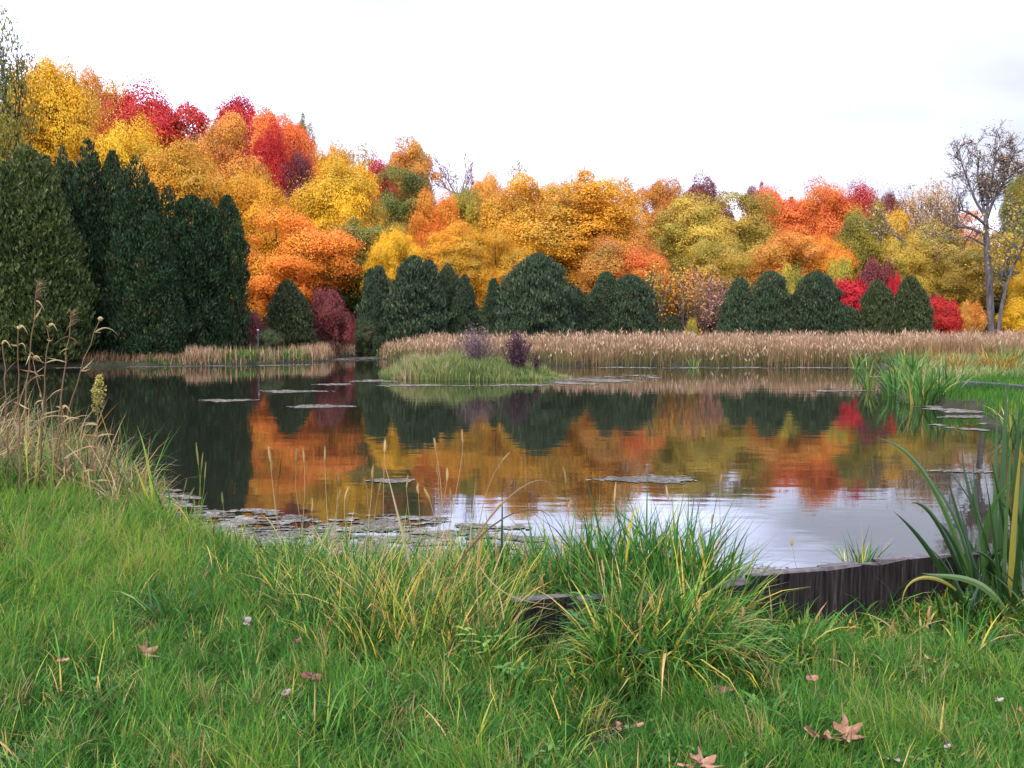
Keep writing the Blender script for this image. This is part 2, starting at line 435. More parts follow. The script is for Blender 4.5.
# water: dark, clear, mirror-like, with faint ripples
m, t, o = newmat('pond_water')
n = t.nodes.new; l = t.links.new
p = n('ShaderNodeBsdfPrincipled')
p.inputs['Base Color'].default_value = (.010, .011, .007, 1); p.inputs['Roughness'].default_value = .025
p.inputs['IOR'].default_value = 1.43
tcg = n('ShaderNodeTexCoord')
hs = []
for sc_, amp, stretch in ((1.0, .6, (.55, 1.5, 1)), (4.5, .16, (.45, 1.5, 1)), (.22, .6, (1, 1, 1))):
    mpn = n('ShaderNodeMapping'); mpn.inputs['Scale'].default_value = stretch
    ns = n('ShaderNodeTexNoise'); ns.inputs['Scale'].default_value = sc_; ns.inputs['Detail'].default_value = 2
    ml = n('ShaderNodeMath'); ml.operation = 'MULTIPLY'; ml.inputs[1].default_value = amp
    l(tcg.outputs['Object'], mpn.inputs[0]); l(mpn.outputs[0], ns.inputs['Vector']); l(ns.outputs['Fac'], ml.inputs[0])
    hs.append(ml)
ad1 = n('ShaderNodeMath'); l(hs[0].outputs[0], ad1.inputs[0]); l(hs[1].outputs[0], ad1.inputs[1])
ad2 = n('ShaderNodeMath'); l(ad1.outputs[0], ad2.inputs[0]); l(hs[2].outputs[0], ad2.inputs[1])
bp = n('ShaderNodeBump'); bp.inputs['Strength'].default_value = .19; bp.inputs['Distance'].default_value = .022
l(ad2.outputs[0], bp.inputs['Height']); l(bp.outputs[0], p.inputs['Normal']); l(p.outputs[0], o.inputs['Surface'])
M['water'] = m

# ------------------------------------------------------------------ ground sheet and water
def axis(bands):
    xs = []
    for a, b, st in bands: xs += list(np.arange(a, b, st))
    return np.array(xs)


half = [(0, 6, .14), (6, 22, .22), (22, 60, .8), (60, 180, 5), (180, 3000, 260)]
hx = axis(half)
gx = np.concatenate([-hx[:0:-1], hx])
gy = axis([(-1500, -60, 240), (-60, -4, 7), (-4, 2.5, .5), (2.5, 12, .13), (12, 30, .2), (30, 62, .26), (62, 180, 4), (180, 3000, 240)])
X, Y = np.meshgrid(gx, gy)
Z = terr(X, Y)
mb = MB()
nx, ny = len(gx), len(gy)
ii = (np.arange(ny - 1)[:, None] * nx + np.arange(nx - 1)[None]).ravel()
mb.add(np.stack([X, Y, Z], -1).reshape(-1, 3), np.stack([ii, ii + 1, ii + nx + 1, ii + nx], -1))
tag(mb.obj('ground', M['ground'], smooth=True), 'grassy earth banks and wooded ground around the pond', 'ground', kind='structure')

mb = MB()
mb.add([(-45, 3.9, 0), (45, 3.9, 0), (45, 62, 0), (-45, 62, 0)], [[0, 1, 2, 3]])
tag(mb.obj('water', M['water']), 'dark still pond water mirroring the autumn trees', 'water', kind='structure')


# ------------------------------------------------------------------ trees: mesh makers
def lerp_path(a, b, n=5, bend=.06):
    a, b = np.asarray(a, float), np.asarray(b, float)
    c = (a + b) / 2 + rng.normal(0, bend, 3) * np.linalg.norm(b - a)
    return bez([a, c, b], n)


def broad_crown(Wd, H, bottom, npuff, nleaf, leaf, seed, sparse=False, squash=.72, tilt=0., compact=False):
    """crown of many leaf tufts: returns (crown mesh builder, trunk mesh builder) with base at origin"""
    global rng
    keep, rng = rng, np.random.default_rng(seed)
    cz = H * (bottom + 1) / 2; rz = H * (1 - bottom) / 2; rx = Wd / 2
    d = unit(rng.normal(size=(npuff * 3, 3)))
    d = d[d[:, 2] > -.75][:npuff]
    # the crown is a handful of limb masses of different size and height, each made of tufts
    ns_ = 6
    sd_ = unit(rng.normal(size=(ns_, 3)) * (1, 1, .9)); so_ = sd_ * rng.uniform(.30, .58, (ns_, 1)); so_[0] = (0, 0, .25)
    ss_ = rng.uniform(.38, .62, ns_); ss_[0] = .66
    if compact: so_ *= .62; ss_ = ss_ * 1.25
    sub = rng.choice(ns_, len(d), p=ss_ ** 2 / (ss_ ** 2).sum())
    rad = rng.uniform(.55, 1.0, len(d)) ** .5 * ss_[sub]
    cen = (so_[sub] + d * rad[:, None]) * (rx, rx, rz) + (0, 0, cz)
    cen[:, 0] += tilt * (cen[:, 2] - cz)
    pr = rng.uniform(.09, .26, len(d)) * rx * 1.15
    stretch = rng.uniform(.7, 1.45, (len(d), 3)) * np.array([1.1, 1.1, squash])
    tone = rng.uniform(0, 1, len(d))
    cnt = np.maximum(8, (nleaf * pr ** 2 / (pr ** 2).sum())).astype(int)
    idx = np.repeat(np.arange(len(d)), cnt)
    k = len(idx)
    q = unit(rng.normal(size=(k, 3)))
    flip = (q[:, 2] < 0) & (rng.random(k) < .55)
    q[flip, 2] *= -1
    rr = np.where(rng.random(k) < (.10 if compact else .21), rng.uniform(1, 1.75, k), rng.uniform(.55, 1.08, k) ** .6)
    off = q * (pr[idx] * rr)[:, None] * stretch[idx]
    off[:, 2] -= .16 * (off[:, 0] ** 2 + off[:, 1] ** 2) / pr[idx]
    P = cen[idx] + off
    P += .035 * rx * np.sin(P[:, [1, 2, 0]] * 2.9 + seed)
    # most faces look outwards from tuft and crown
    nrm = unit(q + .25 * unit(P - np.array([0, 0, cz])) + rng.normal(0, .30, (k, 3)))
    v = np.clip(.10 + tone[idx] * .42 + rng.uniform(0, .22, ns_)[sub[idx]] + rng.uniform(0, .17, k) + .05 * rng.normal(size=k), 0, 1)
    sxy = (Wd / 2) / np.percentile(np.hypot(P[:, 0], P[:, 1]), 97.5); sz_ = H / np.percentile(P[:, 2], 99.3)
    P = P * np.array([sxy, sxy, sz_]); cen = cen * np.array([sxy, sxy, sz_])
    crown = MB()
    cards(crown, P, nrm, rng.uniform(.45, 1.0, k) ** 1.5 * 1.55 * leaf, .72, v)
    trunk = MB()
    top = np.array([tilt * rz * .6, 0, cz + rz * .55])
    tp = lerp_path((0, 0, -.6), top, 9, .035)
    r0 = .018 * H + .06
    tube(trunk, tp, np.linspace(r0, r0 * .22, 9), 8)
    nl = min(len(cen), 46 if sparse else 26)
    for j in rng.permutation(len(cen))[:nl]:
        f = np.clip((cen[j, 2] - .22 * H) / (top[2]) * .8, .2, .9)
        a = tp[int(f * 8)]
        path = lerp_path(a, cen[j] + rng.normal(0, .15, 3), 6, .09)
        tube(trunk, path, np.linspace(r0 * .34, .025, 6), 5)
        for _ in range(7 if sparse else 2):
            s = path[rng.integers(2, 6)]
            tube(trunk, lerp_path(s, s + unit(rng.normal(size=3) + (0, 0, .5)) * pr[j] * 1.25, 4, .1), np.linspace(.04, .012, 4), 3)
    rng = keep
    return crown, trunk


def evergreen(Wd, H, shape, n, seed, spires=1):
    global rng
    keep, rng = rng, np.random.default_rng(seed)
    crown, trunk = MB(), MB()
    axes = [(0, 0, 1.0, 1.0)]
    for s in range(spires - 1):
        a = rng.uniform(0, 2 * pi)
        axes.append((math.cos(a) * Wd * .22, math.sin(a) * Wd * .22, rng.uniform(.72, .97), rng.uniform(.5, .7)))
    for ax, ay, hf, wf in axes:
        Hk, Wk = H * hf, Wd * wf
        k = int(n * hf * wf / sum(q[2] * q[3] for q in axes))
        t = rng.uniform(0, 1, k * 3)
        if shape == 'cone': f = lambda u: np.clip((1 - u), 0, 1) ** .60 * (.72 + .28 * np.minimum(1, u * 5)) * 1.02
        elif shape == 'column': f = lambda u: np.minimum(1, (np.clip(1 - u, 0, 1) * 3.2)) ** .55 * (.86 + .14 * np.sin(u * 3))
        elif shape == 'dome': f = lambda u: np.where(u > .3, np.sqrt(np.clip(1 - ((u - .3) / .7) ** 2, 0, 1)), .88 + .4 * u)
        else: f = lambda u: np.clip(1 - u, 0, 1) ** .5 * np.minimum(1, .75 + u)
        t = t[rng.random(len(t)) < np.maximum(f(t), .12)][:k]
        k = len(t)
        th = rng.uniform(0, 2 * pi, k)
        # boughs: most sprays gather in rounded masses with shadow gaps between
        nb = int(30 + 9 * Wk * Hk ** .5); bi = rng.integers(0, nb, k); inb = rng.random(k) < .68
        bsrc = rng.integers(0, k, nb); bth = rng.uniform(0, 2 * pi, nb); bt = t[bsrc]
        g1, g2 = rng.normal(0, 1, k), rng.normal(0, 1, k)
        th = np.where(inb, bth[bi] + g1 * .20 / np.maximum(.35, f(bt[bi])), th)
        t = np.where(inb, np.clip(bt[bi] + g2 * .042, .0, .995), t)
        swell = np.where(inb, (.10 + rng.uniform(-.04, .12, nb)[bi]) * np.exp(-(g1 ** 2 + g2 ** 2) * .35), -.05)
        lump = 1 + .17 * np.sin(th * 4 + t * 9 + seed) * np.sin(t * 19 + th * 2) + .09 * np.sin(th * 3 - t * 31 + seed * 2) + .07 * np.sin(th * 11 + t * 47)
        depth = np.where(rng.random(k) < .22, rng.uniform(.5, .85, k), rng.uniform(.86, 1.06, k))
        stray = rng.random(k) < .07
        depth = np.where(stray, rng.uniform(1.05, 1.28, k), depth)
        r = f(t) * Wk / 2 * (lump * depth * .93 + swell) + .03 + np.abs(rng.normal(0, .05, k))
        outd = np.stack([np.cos(th), np.sin(th), np.zeros(k)], -1)
        P = outd * r[:, None] + np.stack([np.full(k, ax), np.full(k, ay), .12 + t * (Hk - .1)], -1)
        up = unit(outd * .45 + np.array([0, 0, 1.]) * .9 + rng.normal(0, .35, (k, 3)))
        nrm = unit(outd + np.array([0, 0, .35]) + rng.normal(0, .45, (k, 3)))
        nrm = unit(nrm - up * (nrm * up).sum(1, keepdims=True))
        clump = np.sin(th * 7 + seed) * np.sin(t * 40 + th * 3) * .5 + .5
        v = np.clip(.35 * clump + .6 * rng.random(k), 0, .935)
        v = np.where(rng.random(k) < .055 * (np.sin(th * 2 + t * 6 + seed) > -.2), .98, v)
        sz = rng.uniform(.12, .32, k) * min(1.0, .5 + Wd * .12)
        cards(crown, P, nrm, sz, .42, v, up=up)
        tube(trunk, lerp_path((ax * .3, ay * .3, -.4), (ax, ay, Hk * .9), 6, .01), np.linspace(.05 + .02 * Wd, .03, 6), 7)
    rng = keep
    return crown, trunk


def grow(mb, p, d, ln, r, depth, tips, spread=.75, up=.25, kids=(3, 4), rmin=.012):
    n = 4
    pts = [np.asarray(p, float)]
    dd = unit(np.asarray(d, float))
    for i in range(n):
        dd = unit(dd + rng.normal(0, .16, 3) + np.array([0, 0, up * .18]))
        pts.append(pts[-1] + dd * ln / n)
    tube(mb, pts, np.maximum(np.linspace(r, r * .5, n + 1), rmin), 6 if r > .08 else (4 if r > .03 else 3))
    if depth == 0:
        tips.append(pts[-1]); tips.append(pts[2])
        return
    for j in range(rng.integers(kids[0], kids[1] + 1)):
        s = pts[rng.integers(1, n + 1)] if j else pts[-1]
        nd = unit(dd + rng.normal(0, spread, 3) + np.array([0, 0, up]))
        grow(mb, s, nd, ln * rng.uniform(.5, .8), r * rng.uniform(.45, .6), depth - 1, tips, spread, up, kids, rmin)


# shared shapes (every tree is its own object with its own parts; they may share mesh data)
BR = [(9.0, 12.5, *broad_crown(9.0, 12.5, .08, 92, 125000, .115, 11 + k, squash=.88)) for k in range(5)]
BR += [(8.0, 13.0, *broad_crown(8.0, 13.0, .12, 74, 105000, .115, 31 + k, squash=.80)) for k in range(3)]
MAP = [(9.0, 10.5, *broad_crown(9.0, 10.5, .12, 125, 125000, .115, 91 + k, squash=.9, compact=True)) for k in range(3)]
SPR = [(8.0, 12.5, *broad_crown(8.0, 12.5, .20, 80, 9500, .17, 51 + k, sparse=True)) for k in range(2)]
LOW = [(7.0, 5.0, *broad_crown(7.0, 5.0, .0, 80, 34000, .14, 71 + k)) for k in range(2)]
SHP = {'broad': BR, 'maple': MAP, 'sparse': SPR, 'low': LOW,
       'cone': [(4.2, 9.0, *evergreen(4.2, 9.0, 'cone', 30000, 5 + k, 1)) for k in range(2)],
       'bigcone': [(5.6, 9.8, *evergreen(5.6, 9.8, 'cone', 60000, 85, 5))],
       'spire': [(4.0, 9.5, *evergreen(4.0, 9.5, 'cone', 34000, 15 + k, 4)) for k in range(3)],
       'column': [(2.2, 7.5, *evergreen(2.2, 7.5, 'column', 20000, 25 + k)) for k in range(2)],
       'dome': [(4.4, 5.0, *evergreen(4.4, 5.0, 'dome', 34000, 35 + k, 3)) for k in range(4)],
       'shrubby': [(3.6, 4.6, *evergreen(3.6, 4.6, 'shrub', 26000, 45 + k, 3)) for k in range(4)]}
SHARED = {}
for kname, lst in SHP.items():
    SHARED[kname] = [(w, h, c.mesh(kname + '_crown', C['gold']), tk.mesh(kname + '_trunk', M['bark'], True)) for w, h, c, tk in lst]
use = {k: 0 for k in SHARED}


def tree(name, label, cat, group, kind, colour, px, top, wpx, Yd, bark='bark', base=None, var=None):
    sh = SHARED[kind]
    i = use[kind] % len(sh) if var is None else var
    use[kind] += 1
    w0, h0, cm, tm = sh[i]
    P = at(px, top, Yd)
    z0 = float(terr(P[0], P[1])) if base is None else base
    h = max(P[2] - z0, .5); w = wpx / FPX * Yd
    root = empty(name, (P[0], P[1], z0), label, cat, group)
    root.rotation_euler = (0, 0, rng.uniform(0, 2 * pi))
    k = 1.0 if kind in ('broad', 'sparse', 'maple') else .97
    root.scale = (w / w0 * k, w / w0 * k, h / h0)
    for nm, me, mt in (('crown', cm, C[colour]), ('trunk', tm, M[bark])):
        ch = bpy.data.objects.new(nm, me); COL.objects.link(ch); ch.parent = root
        ch.material_slots[0].link = 'OBJECT'; ch.material_slots[0].material = mt
    return root


G1 = 'autumn trees on the wooded slope'
BROAD = [
    # px, top, width, Y, shape, colour, label
    (-18, 34, 70, 62, 'sparse', 'yelgreen', 'green tree turning yellow, cut by the left edge above the light green cedar'),
    (4, 20, 58, 66, 'sparse', 'green', 'thin green tree with airy top twigs, tallest at the upper left corner'),
    (42, 62, 98, 74, 'broad', 'yellow', 'yellow and gold tree rising behind the light green cedar at far left'),
    (84, 74, 60, 96, 'broad', 'tan', 'dull rust coloured tree between two yellow trees at upper left'),
    (108, 80, 80, 100, 'sparse', 'gold', 'thin golden tree with sparse top just left of the big red maple'),
    (104, 84, 70, 106, 'broad', 'gold', 'golden crown on the skyline left of the red maple'),
    (158, 93, 120, 84, 'maple', 'red', 'big deep red maple crown on the skyline at upper left'),
    (104, 130, 56, 82, 'broad', 'orangered', 'orange red crown wedged below the deep red maple, left side'),
    (238, 98, 84, 90, 'maple', 'brightred', 'bright scarlet maple on the skyline right of the deep red maple'),
    (133, 127, 84, 70, 'broad', 'yellow', 'bright yellow tree in front of the deep red maple'),
    (178, 148, 92, 64, 'broad', 'gold', 'amber tree behind the tips of the dark cedar row'),
    (228, 122, 88, 73, 'broad', 'tan', 'orange tan tree with visible branches below the scarlet maple'),
    (278, 116, 72, 86, 'maple', 'orangered', 'tall orange red tree at the right shoulder of the scarlet maple'),
    (270, 131, 46, 80, 'maple', 'red', 'small red crown patch amid the orange trees below the scarlet maple'),
    (303, 121, 30, 108, 'broad', 'green', 'narrow green tree standing out alone against the sky right of the reds'),
    (288, 158, 62, 81, 'maple', 'maroon', 'dark pinkish red tree in the gap left of the brightest yellow tree'),
    (254, 176, 76, 66, 'broad', 'gold', 'amber orange tree right above the round topped cedar column'),
    (288, 216, 112, 60, 'broad', 'orange', 'wide vivid orange tree low on the slope right of the cedar row'),
    (240, 250, 62, 60, 'broad', 'orange', 'rusty orange tree tucked against the end of the cedar row'),
    (340, 163, 90, 69, 'broad', 'yellow', 'brightest yellow tree, upright, left of centre'),
    (328, 146, 52, 90, 'broad', 'gold', 'golden crown peeping over the brightest yellow tree'),
    (352, 141, 52, 110, 'sparse', 'brown', 'thin tawny tree on the skyline above the brightest yellow tree'),
    (374, 164, 48, 84, 'maple', 'red', 'small red crown beside the brightest yellow tree'),
    (408, 141, 62, 100, 'broad', 'tan', 'orange brown tree forming the skyline left of the bare pink tree'),
    (405, 172, 74, 77, 'broad', 'green', 'green and yellow mottled tree in the centre left of the slope'),
    (352, 226, 92, 63, 'broad', 'green', 'shadowy green tree directly under the brightest yellow tree'),
    (392, 234, 52, 61, 'broad', 'yellow', 'small clear yellow tree above the tall round cedar, left of centre'),
    (374, 208, 60, 72, 'broad', 'olive', 'olive tree under the right shoulder of the brightest yellow tree'),
    (436, 196, 62, 70, 'broad', 'orange', 'orange tree with yellow flanks in the centre left, above small cedars'),
    (466, 192, 54, 80, 'broad', 'yelgreen', 'yellow green tree between the orange tree and the large gold trees'),
    (490, 176, 50, 96, 'broad', 'tan', 'orange tan crown on the skyline just right of the bare pink tree'),
    (456, 226, 66, 66, 'broad', 'gold', 'gold tree hanging over the small pointed cedars left of centre'),
    (516, 163, 46, 112, 'sparse', 'olive', 'thin yellowish tree on the skyline right of the bare pink tree'),
    (576, 167, 42, 114, 'sparse', 'brown', 'thin brown tree poking above the large gold trees at centre'),
    (628, 178, 40, 112, 'sparse', 'brown', 'faint tawny treetop on the skyline right of centre'),
    (522, 181, 92, 73, 'broad', 'gold', 'large gold tree at centre, left of the widest gold tree'),
    (598, 182, 136, 70, 'broad', 'gold', 'widest gold tree at centre, behind the big dome cedar'),
    (560, 186, 70, 76, 'broad', 'gold', 'dusky gold crown squeezed between two large gold trees'),
    (500, 236, 60, 66, 'broad', 'gold', 'lower amber tree just left of the big dome cedar'),
    (622, 236, 84, 64, 'broad', 'tan', 'tawny gold tree overhanging the twin columnar cedars'),
    (664, 182, 66, 96, 'broad', 'tan', 'orange brown crown on the skyline left of the dark red treetop'),
    (641, 252, 62, 62, 'broad', 'orangered', 'rusty orange low tree right of the twin columnar cedars'),
    (692, 198, 88, 73, 'broad', 'olive', 'olive yellow tree right of the widest gold tree'),
    (744, 194, 84, 75, 'broad', 'olive', 'broad olive gold tree just left of the orange red trees'),
    (700, 181, 62, 97, 'maple', 'maroon', 'dark red treetop on the skyline right of centre'),
    (756, 188, 34, 98, 'broad', 'maroon', 'small dusky red crown between the olive and the orange red trees'),
    (776, 192, 66, 84, 'maple', 'orangered', 'orange red tree at the left of the right hand red group'),
    (816, 190, 88, 80, 'maple', 'orangered', 'large flame orange tree on the right side of the slope'),
    (852, 190, 74, 89, 'maple', 'red', 'red crown on the skyline behind the flame orange tree'),
    (896, 196, 46, 87, 'maple', 'maroon', 'dark crimson crown ending the skyline left of the bare tall tree'),
    (786, 236, 76, 68, 'broad', 'tan', 'brownish orange tree above the cedars on the right'),
    (828, 240, 56, 68, 'broad', 'orange', 'tangerine tree under the flame orange tree'),
    (866, 209, 58, 69, 'broad', 'yelgreen', 'green tree turning yellow on top, right side'),
    (897, 214, 46, 74, 'broad', 'yellow', 'clear yellow tree right of the green and yellow tree'),
    (718, 240, 70, 66, 'broad', 'olive', 'low olive tree behind the thin grey saplings'),
    (928, 182, 62, 76, 'sparse', 'brown', 'thin olive brown tree left of the tall bare trunk'),
    (936, 224, 70, 72, 'broad', 'olive', 'olive tree behind the tall bare trunk, left side'),
    (958, 214, 62, 96, 'broad', 'orange', 'orange crown low on the skyline behind the tall bare trunk'),
    (1002, 236, 66, 70, 'broad', 'olive', 'drab gold tree just right of the tall bare trunk'),
    (1022, 172, 44, 80, 'broad', 'green', 'dense green tree cut by the right edge of the view'),
    (1034, 244, 48, 62, 'broad', 'yellow', 'yellow tree low at the right edge of the view'),
    (956, 248, 82, 66, 'broad', 'olive', 'low tawny gold tree behind the red bushes at right'),
    (1000, 270, 70, 68, 'broad', 'darkgreen', 'dark green low tree behind the twin trunk at right'),
    (906, 238, 60, 66, 'broad', 'olive', 'mottled olive tree behind the right hand pair of cedars'),
]
for px, top, w, Yd, kind, colr, lab in BROAD:
    tree('autumn_tree', lab, 'tree', G1, kind, colr, px, top, w * 1.12, Yd, 'darkbark' if kind in ('broad', 'maple') else 'bark')

G2 = 'evergreen cedars round the pond'
EVER = [
    (26, 145, 124, 42.9, 'bigcone', 'cedarlight', 'light green broad cedar at the far left of the pond'),
    (62, 147, 56, 47, 'spire', 'cedar', 'dark pointed cedar right beside the light green cedar'),
    (87, 140, 74, 45.5, 'spire', 'cedar', 'tallest dark cedar with red flecks in the left row'),
    (112, 152, 58, 45.8, 'spire', 'cedar', 'dark cedar right of the tallest cedar, slightly lower tip'),
    (136, 156, 70, 45, 'spire', 'cedar', 'red flecked dark cedar in the middle of the left row'),
    (168, 187, 62, 45.6, 'spire', 'cedar', 'dark cedar where the row steps down to the right'),
    (191, 196, 48, 46, 'column', 'cedar', 'dark narrow cedar third from the end of the row'),
    (207, 199, 38, 46.5, 'column', 'cedar', 'narrow cedar next to the round topped end column'),
    (227, 196, 34, 47, 'column', 'cedar', 'round topped columnar cedar ending the left row'),
    (152, 212, 60, 44.2, 'spire', 'cedar', 'lower dark cedar leaning out at the front of the row'),
    (288, 281, 52, 50.5, 'shrubby', 'cedarolive', 'small olive green cedar alone below the vivid orange tree'),
    (378, 266, 44, 58, 'shrubby', 'cedarblue', 'dusky blue green cedar at the left of the middle group'),
    (414, 257, 68, 57, 'shrubby', 'cedarblue', 'tall rounded cedar left of centre behind the small post'),
    (448, 264, 24, 60, 'column', 'cedarblue', 'slim dark cedar between the rounded and the pointed cedars'),
    (465, 275, 36, 58, 'cone', 'cedarblue', 'first small pointed cedar right of the rounded cedar'),
    (494, 279, 34, 58, 'cone', 'cedarblue', 'second small pointed cedar just left of the big dome cedar'),
    (538, 255, 68, 56, 'dome', 'cedarblue', 'biggest dome shaped cedar in the centre of the far bank'),
    (574, 287, 44, 58, 'shrubby', 'cedarblue', 'low bushy cedar against the right side of the big dome cedar'),
    (606, 272, 30, 58, 'column', 'cedarblue', 'slim columnar cedar beside a rounder one, right of the big dome'),
    (630, 276, 52, 58, 'dome', 'cedarblue', 'rounded cedar sloping down to the right, right of the big dome'),
    (672, 316, 26, 57, 'shrubby', 'cedarolive', 'knee high green bush left of the thin grey saplings'),
    (740, 278, 46, 58, 'shrubby', 'cedarblue', 'dark cedar at the left end of the right hand cedar block'),
    (770, 272, 44, 58.5, 'dome', 'cedarblue', 'dark cedar second in the right hand cedar block'),
    (816, 272, 48, 58, 'dome', 'cedarblue', 'dark cedar at the right end of the cedar block, before the red bush'),
    (848, 306, 36, 57, 'shrubby', 'cedarblue', 'low dark bush under the scarlet bush at right'),
    (877, 281, 44, 56.5, 'shrubby', 'cedarolive', 'warm green cedar in front of the burgundy bush'),
    (911, 277, 46, 56.5, 'shrubby', 'cedarolive', 'warm green cedar right of its twin, near the red bushes'),
]
for px, top, w, Yd, kind, colr, lab in EVER:
    tree('cedar_tree', lab, 'cedar', G2, kind, colr, px, top, w, Yd, 'darkbark')

G3 = 'coloured bushes along the wood edge'
BUSH = [
    (335, 291, 46, 52, 'low', 'maroon', 'dusky purple red bush at the wood edge left of the middle cedars'),
    (353, 322, 18, 58.5, 'low', 'brightred', 'small pinkish red bush near the water inlet'),
    (246, 311, 40, 48, 'low', 'maroon', 'brownish red bush at the foot of the end column cedar'),
    (268, 330, 30, 47, 'low', 'darkgreen', 'low dark green bush on the grassy bank below the olive cedar'),
    (372, 320, 40, 56, 'low', 'darkgreen', 'dark low bush between the purple red bush and the middle cedars'),
    (640, 300, 36, 61, 'low', 'tan', 'rusty low bush at the end of the rounded cedars'),
    (690, 320, 16, 54, 'low', 'yelgreen', 'tiny yellow green bush at the foot of the grey saplings'),
    (790, 268, 40, 63, 'low', 'yelgreen', 'yellow green bush above the gap between the right hand cedars'),
    (835, 262, 44, 64, 'low', 'yelgreen', 'yellow green bush above the scarlet bush'),
    (876, 262, 52, 62, 'low', 'maroon', 'burgundy bush above the warm green cedars'),
    (858, 281, 64, 59, 'low', 'brightred', 'scarlet bush spreading behind the warm green cedars'),
    (896, 276, 22, 60, 'low', 'brightred', 'small scarlet bush peeping between the twin cedars'),
    (944, 299, 50, 58, 'low', 'red', 'red bush left of the tall bare trunk'),
    (970, 303, 34, 60, 'low', 'tan', 'rusty orange bush right against the tall bare trunk'),
    (932, 296, 30, 62, 'low', 'maroon', 'maroon bush between the warm green cedar and the red bush'),
    (1018, 300, 40, 60, 'low', 'yellow', 'yellow bush at the right edge beside the slim leaning trunk'),
]
for px, top, w, Yd, kind, colr, lab in BUSH:
    tree('bush', lab, 'bush', G3, kind, colr, px, top, w, Yd, 'darkbark')


# --- bare and thin trees grown branch by branch
def twig_tree(name, label, base, H, colour, bark, leafn, seed, spread=.6, depth=4, r0=None, stems=1, leaf=.14, rmin=.016):
    global rng
    keep, rng = rng, np.random.default_rng(seed)
    root = empty(name, base, label, 'tree', G1)
    tb, tips = MB(), []
    for s in range(stems):
        lean = rng.normal(0, .12, 3)
        grow(tb, (rng.normal(0, .25) * (stems > 1), rng.normal(0, .25) * (stems > 1), -.3), unit(np.array([0, 0, 1.]) + lean), H * .42,
             (r0 or .02 * H), depth, tips, spread, .35, (3, 4), rmin)
    allz = np.concatenate(tb.V)[:, 2].max(); tb.V = [v_ * H / allz for v_ in tb.V]; tips = [q_ * H / allz for q_ in tips]
    tb.obj('trunk', M[bark], root, True)
    if leafn:
        cb = MB(); tp = np.array(tips)
        P = tp[rng.integers(0, len(tp), leafn)] + rng.normal(0, .28, (leafn, 3))
        cards(cb, P, unit(rng.normal(size=(leafn, 3)) + (0, 0, .5)), rng.uniform(.6, 1.3, leafn) * leaf, .7, rng.random(leafn))
        cb.obj('crown', C[colour], root)
    rng = keep
    return root


def gtree(px, top, Yd):
    P = at(px, top, Yd); z = float(terr(P[0], P[1]))
    return (P[0], P[1], z), P[2] - z


b, h = gtree(459, 139, 104)
keep_, rng = rng, np.random.default_rng(404)
root = empty('bare_tree', b, 'bare pinkish tree with a fan of fine twigs on the skyline', 'tree', G1)
tb, tips = MB(), []
tube(tb, lerp_path((0, 0, -.4), (.2, 0, h * .66), 8, .01), np.linspace(.26, .12, 8), 7)
for q_ in range(15):
    a_ = rng.uniform(0, 2 * pi); sp_ = rng.uniform(.2, 1.5)
    grow(tb, (.2, 0, h * rng.uniform(.58, .67)), (sp_ * math.cos(a_), sp_ * math.sin(a_), .9), h * .15 * (1.1 - .22 * sp_), .065, 3, tips, .30, .15, (3, 3), .022)
f_ = h / np.concatenate(tb.V)[:, 2].max(); tb.V = [v_ * f_ for v_ in tb.V]; tips = [q_ * f_ for q_ in tips]
tb.obj('trunk', M['pinkbark'], root, True)
cb = MB(); tp = np.array(tips)
P = tp[rng.integers(0, len(tp), 1700)] + rng.normal(0, .3, (1700, 3))
cards(cb, P, unit(rng.normal(size=(1700, 3))), rng.uniform(.5, 1.2, 1700) * .17, .6, rng.random(1700))
cb.obj('crown', C['pink'], root)
rng = keep_
for k, (px, top, lab) in enumerate(((662, 268, 'thin pale sapling with greenish leaves, left of the tan saplings'),
                                    (682, 262, 'thin tan sapling in the middle of the grey saplings'),
                                    (703, 268, 'thin greyish purple sapling left of the right hand cedar block'))):
    b, h = gtree(px, top, 59)
    twig_tree('sapling', lab, b, h * 1.0, ('olive', 'tan', 'pink')[k], 'greybark', 1500, 111 + k, .42, 3, .06, 3, .16)
b, h = gtree(932, 176, 72)
twig_tree('bare_tree', 'half bare tan tree just left of the tall bare trunk', b, h, 'brown', 'greybark', 3000, 131, .55, 4, .2, 1, .15)
b, h = gtree(958, 200, 68)
twig_tree('bare_tree', 'wispy tawny tree directly behind the tall bare trunk', b, h, 'brown', 'greybark', 2600, 137, .55, 4, .16, 1, .15)

# the tall bare tree on the right
TY = 60.0
TB = at(991, 331, TY)
tz = float(terr(TB[0], TB[1]))
root = empty('tall_bare_tree', (TB[0], TB[1], tz), 'tall grey trunked tree nearly bare of leaves standing at the right of the field', 'tree')
tips = []
tb = MB()


def limb(pix, r0, r1, mbx, dy=(0, 0), sub=3, sub_len=1.6, depth=2, spread=.75):
    pts = []
    for i, (a, b_) in enumerate(pix):
        f = i / max(1, len(pix) - 1)
        q = at(a, b_, TY) - np.array([TB[0], TB[1], tz]); q[1] += dy[0] * (1 - f) + dy[1] * f
        pts.append(q)
    pts = np.array(pts)
    tt = np.linspace(0, len(pts) - 1, len(pts) * 3)
    fine = np.stack([np.interp(tt, np.arange(len(pts)), pts[:, c]) for c in range(3)], -1)
    fine[1:-1] = (fine[:-2] + 2 * fine[1:-1] + fine[2:]) / 4
    tube(mbx, fine, np.linspace(r0, r1, len(fine)), 8)
    d = unit(pts[-1] - pts[-2])
    for j in range(sub):
        i0 = len(fine) - 1 if j == 0 else rng.integers(len(fine) // 4, len(fine))
        grow(mbx, fine[i0], unit(d + rng.normal(0, .6, 3) + (0, 0, .2)), sub_len * rng.uniform(.7, 1.2), r1 * .8, depth, tips, spread, .2, (3, 4), .015)
    return fine


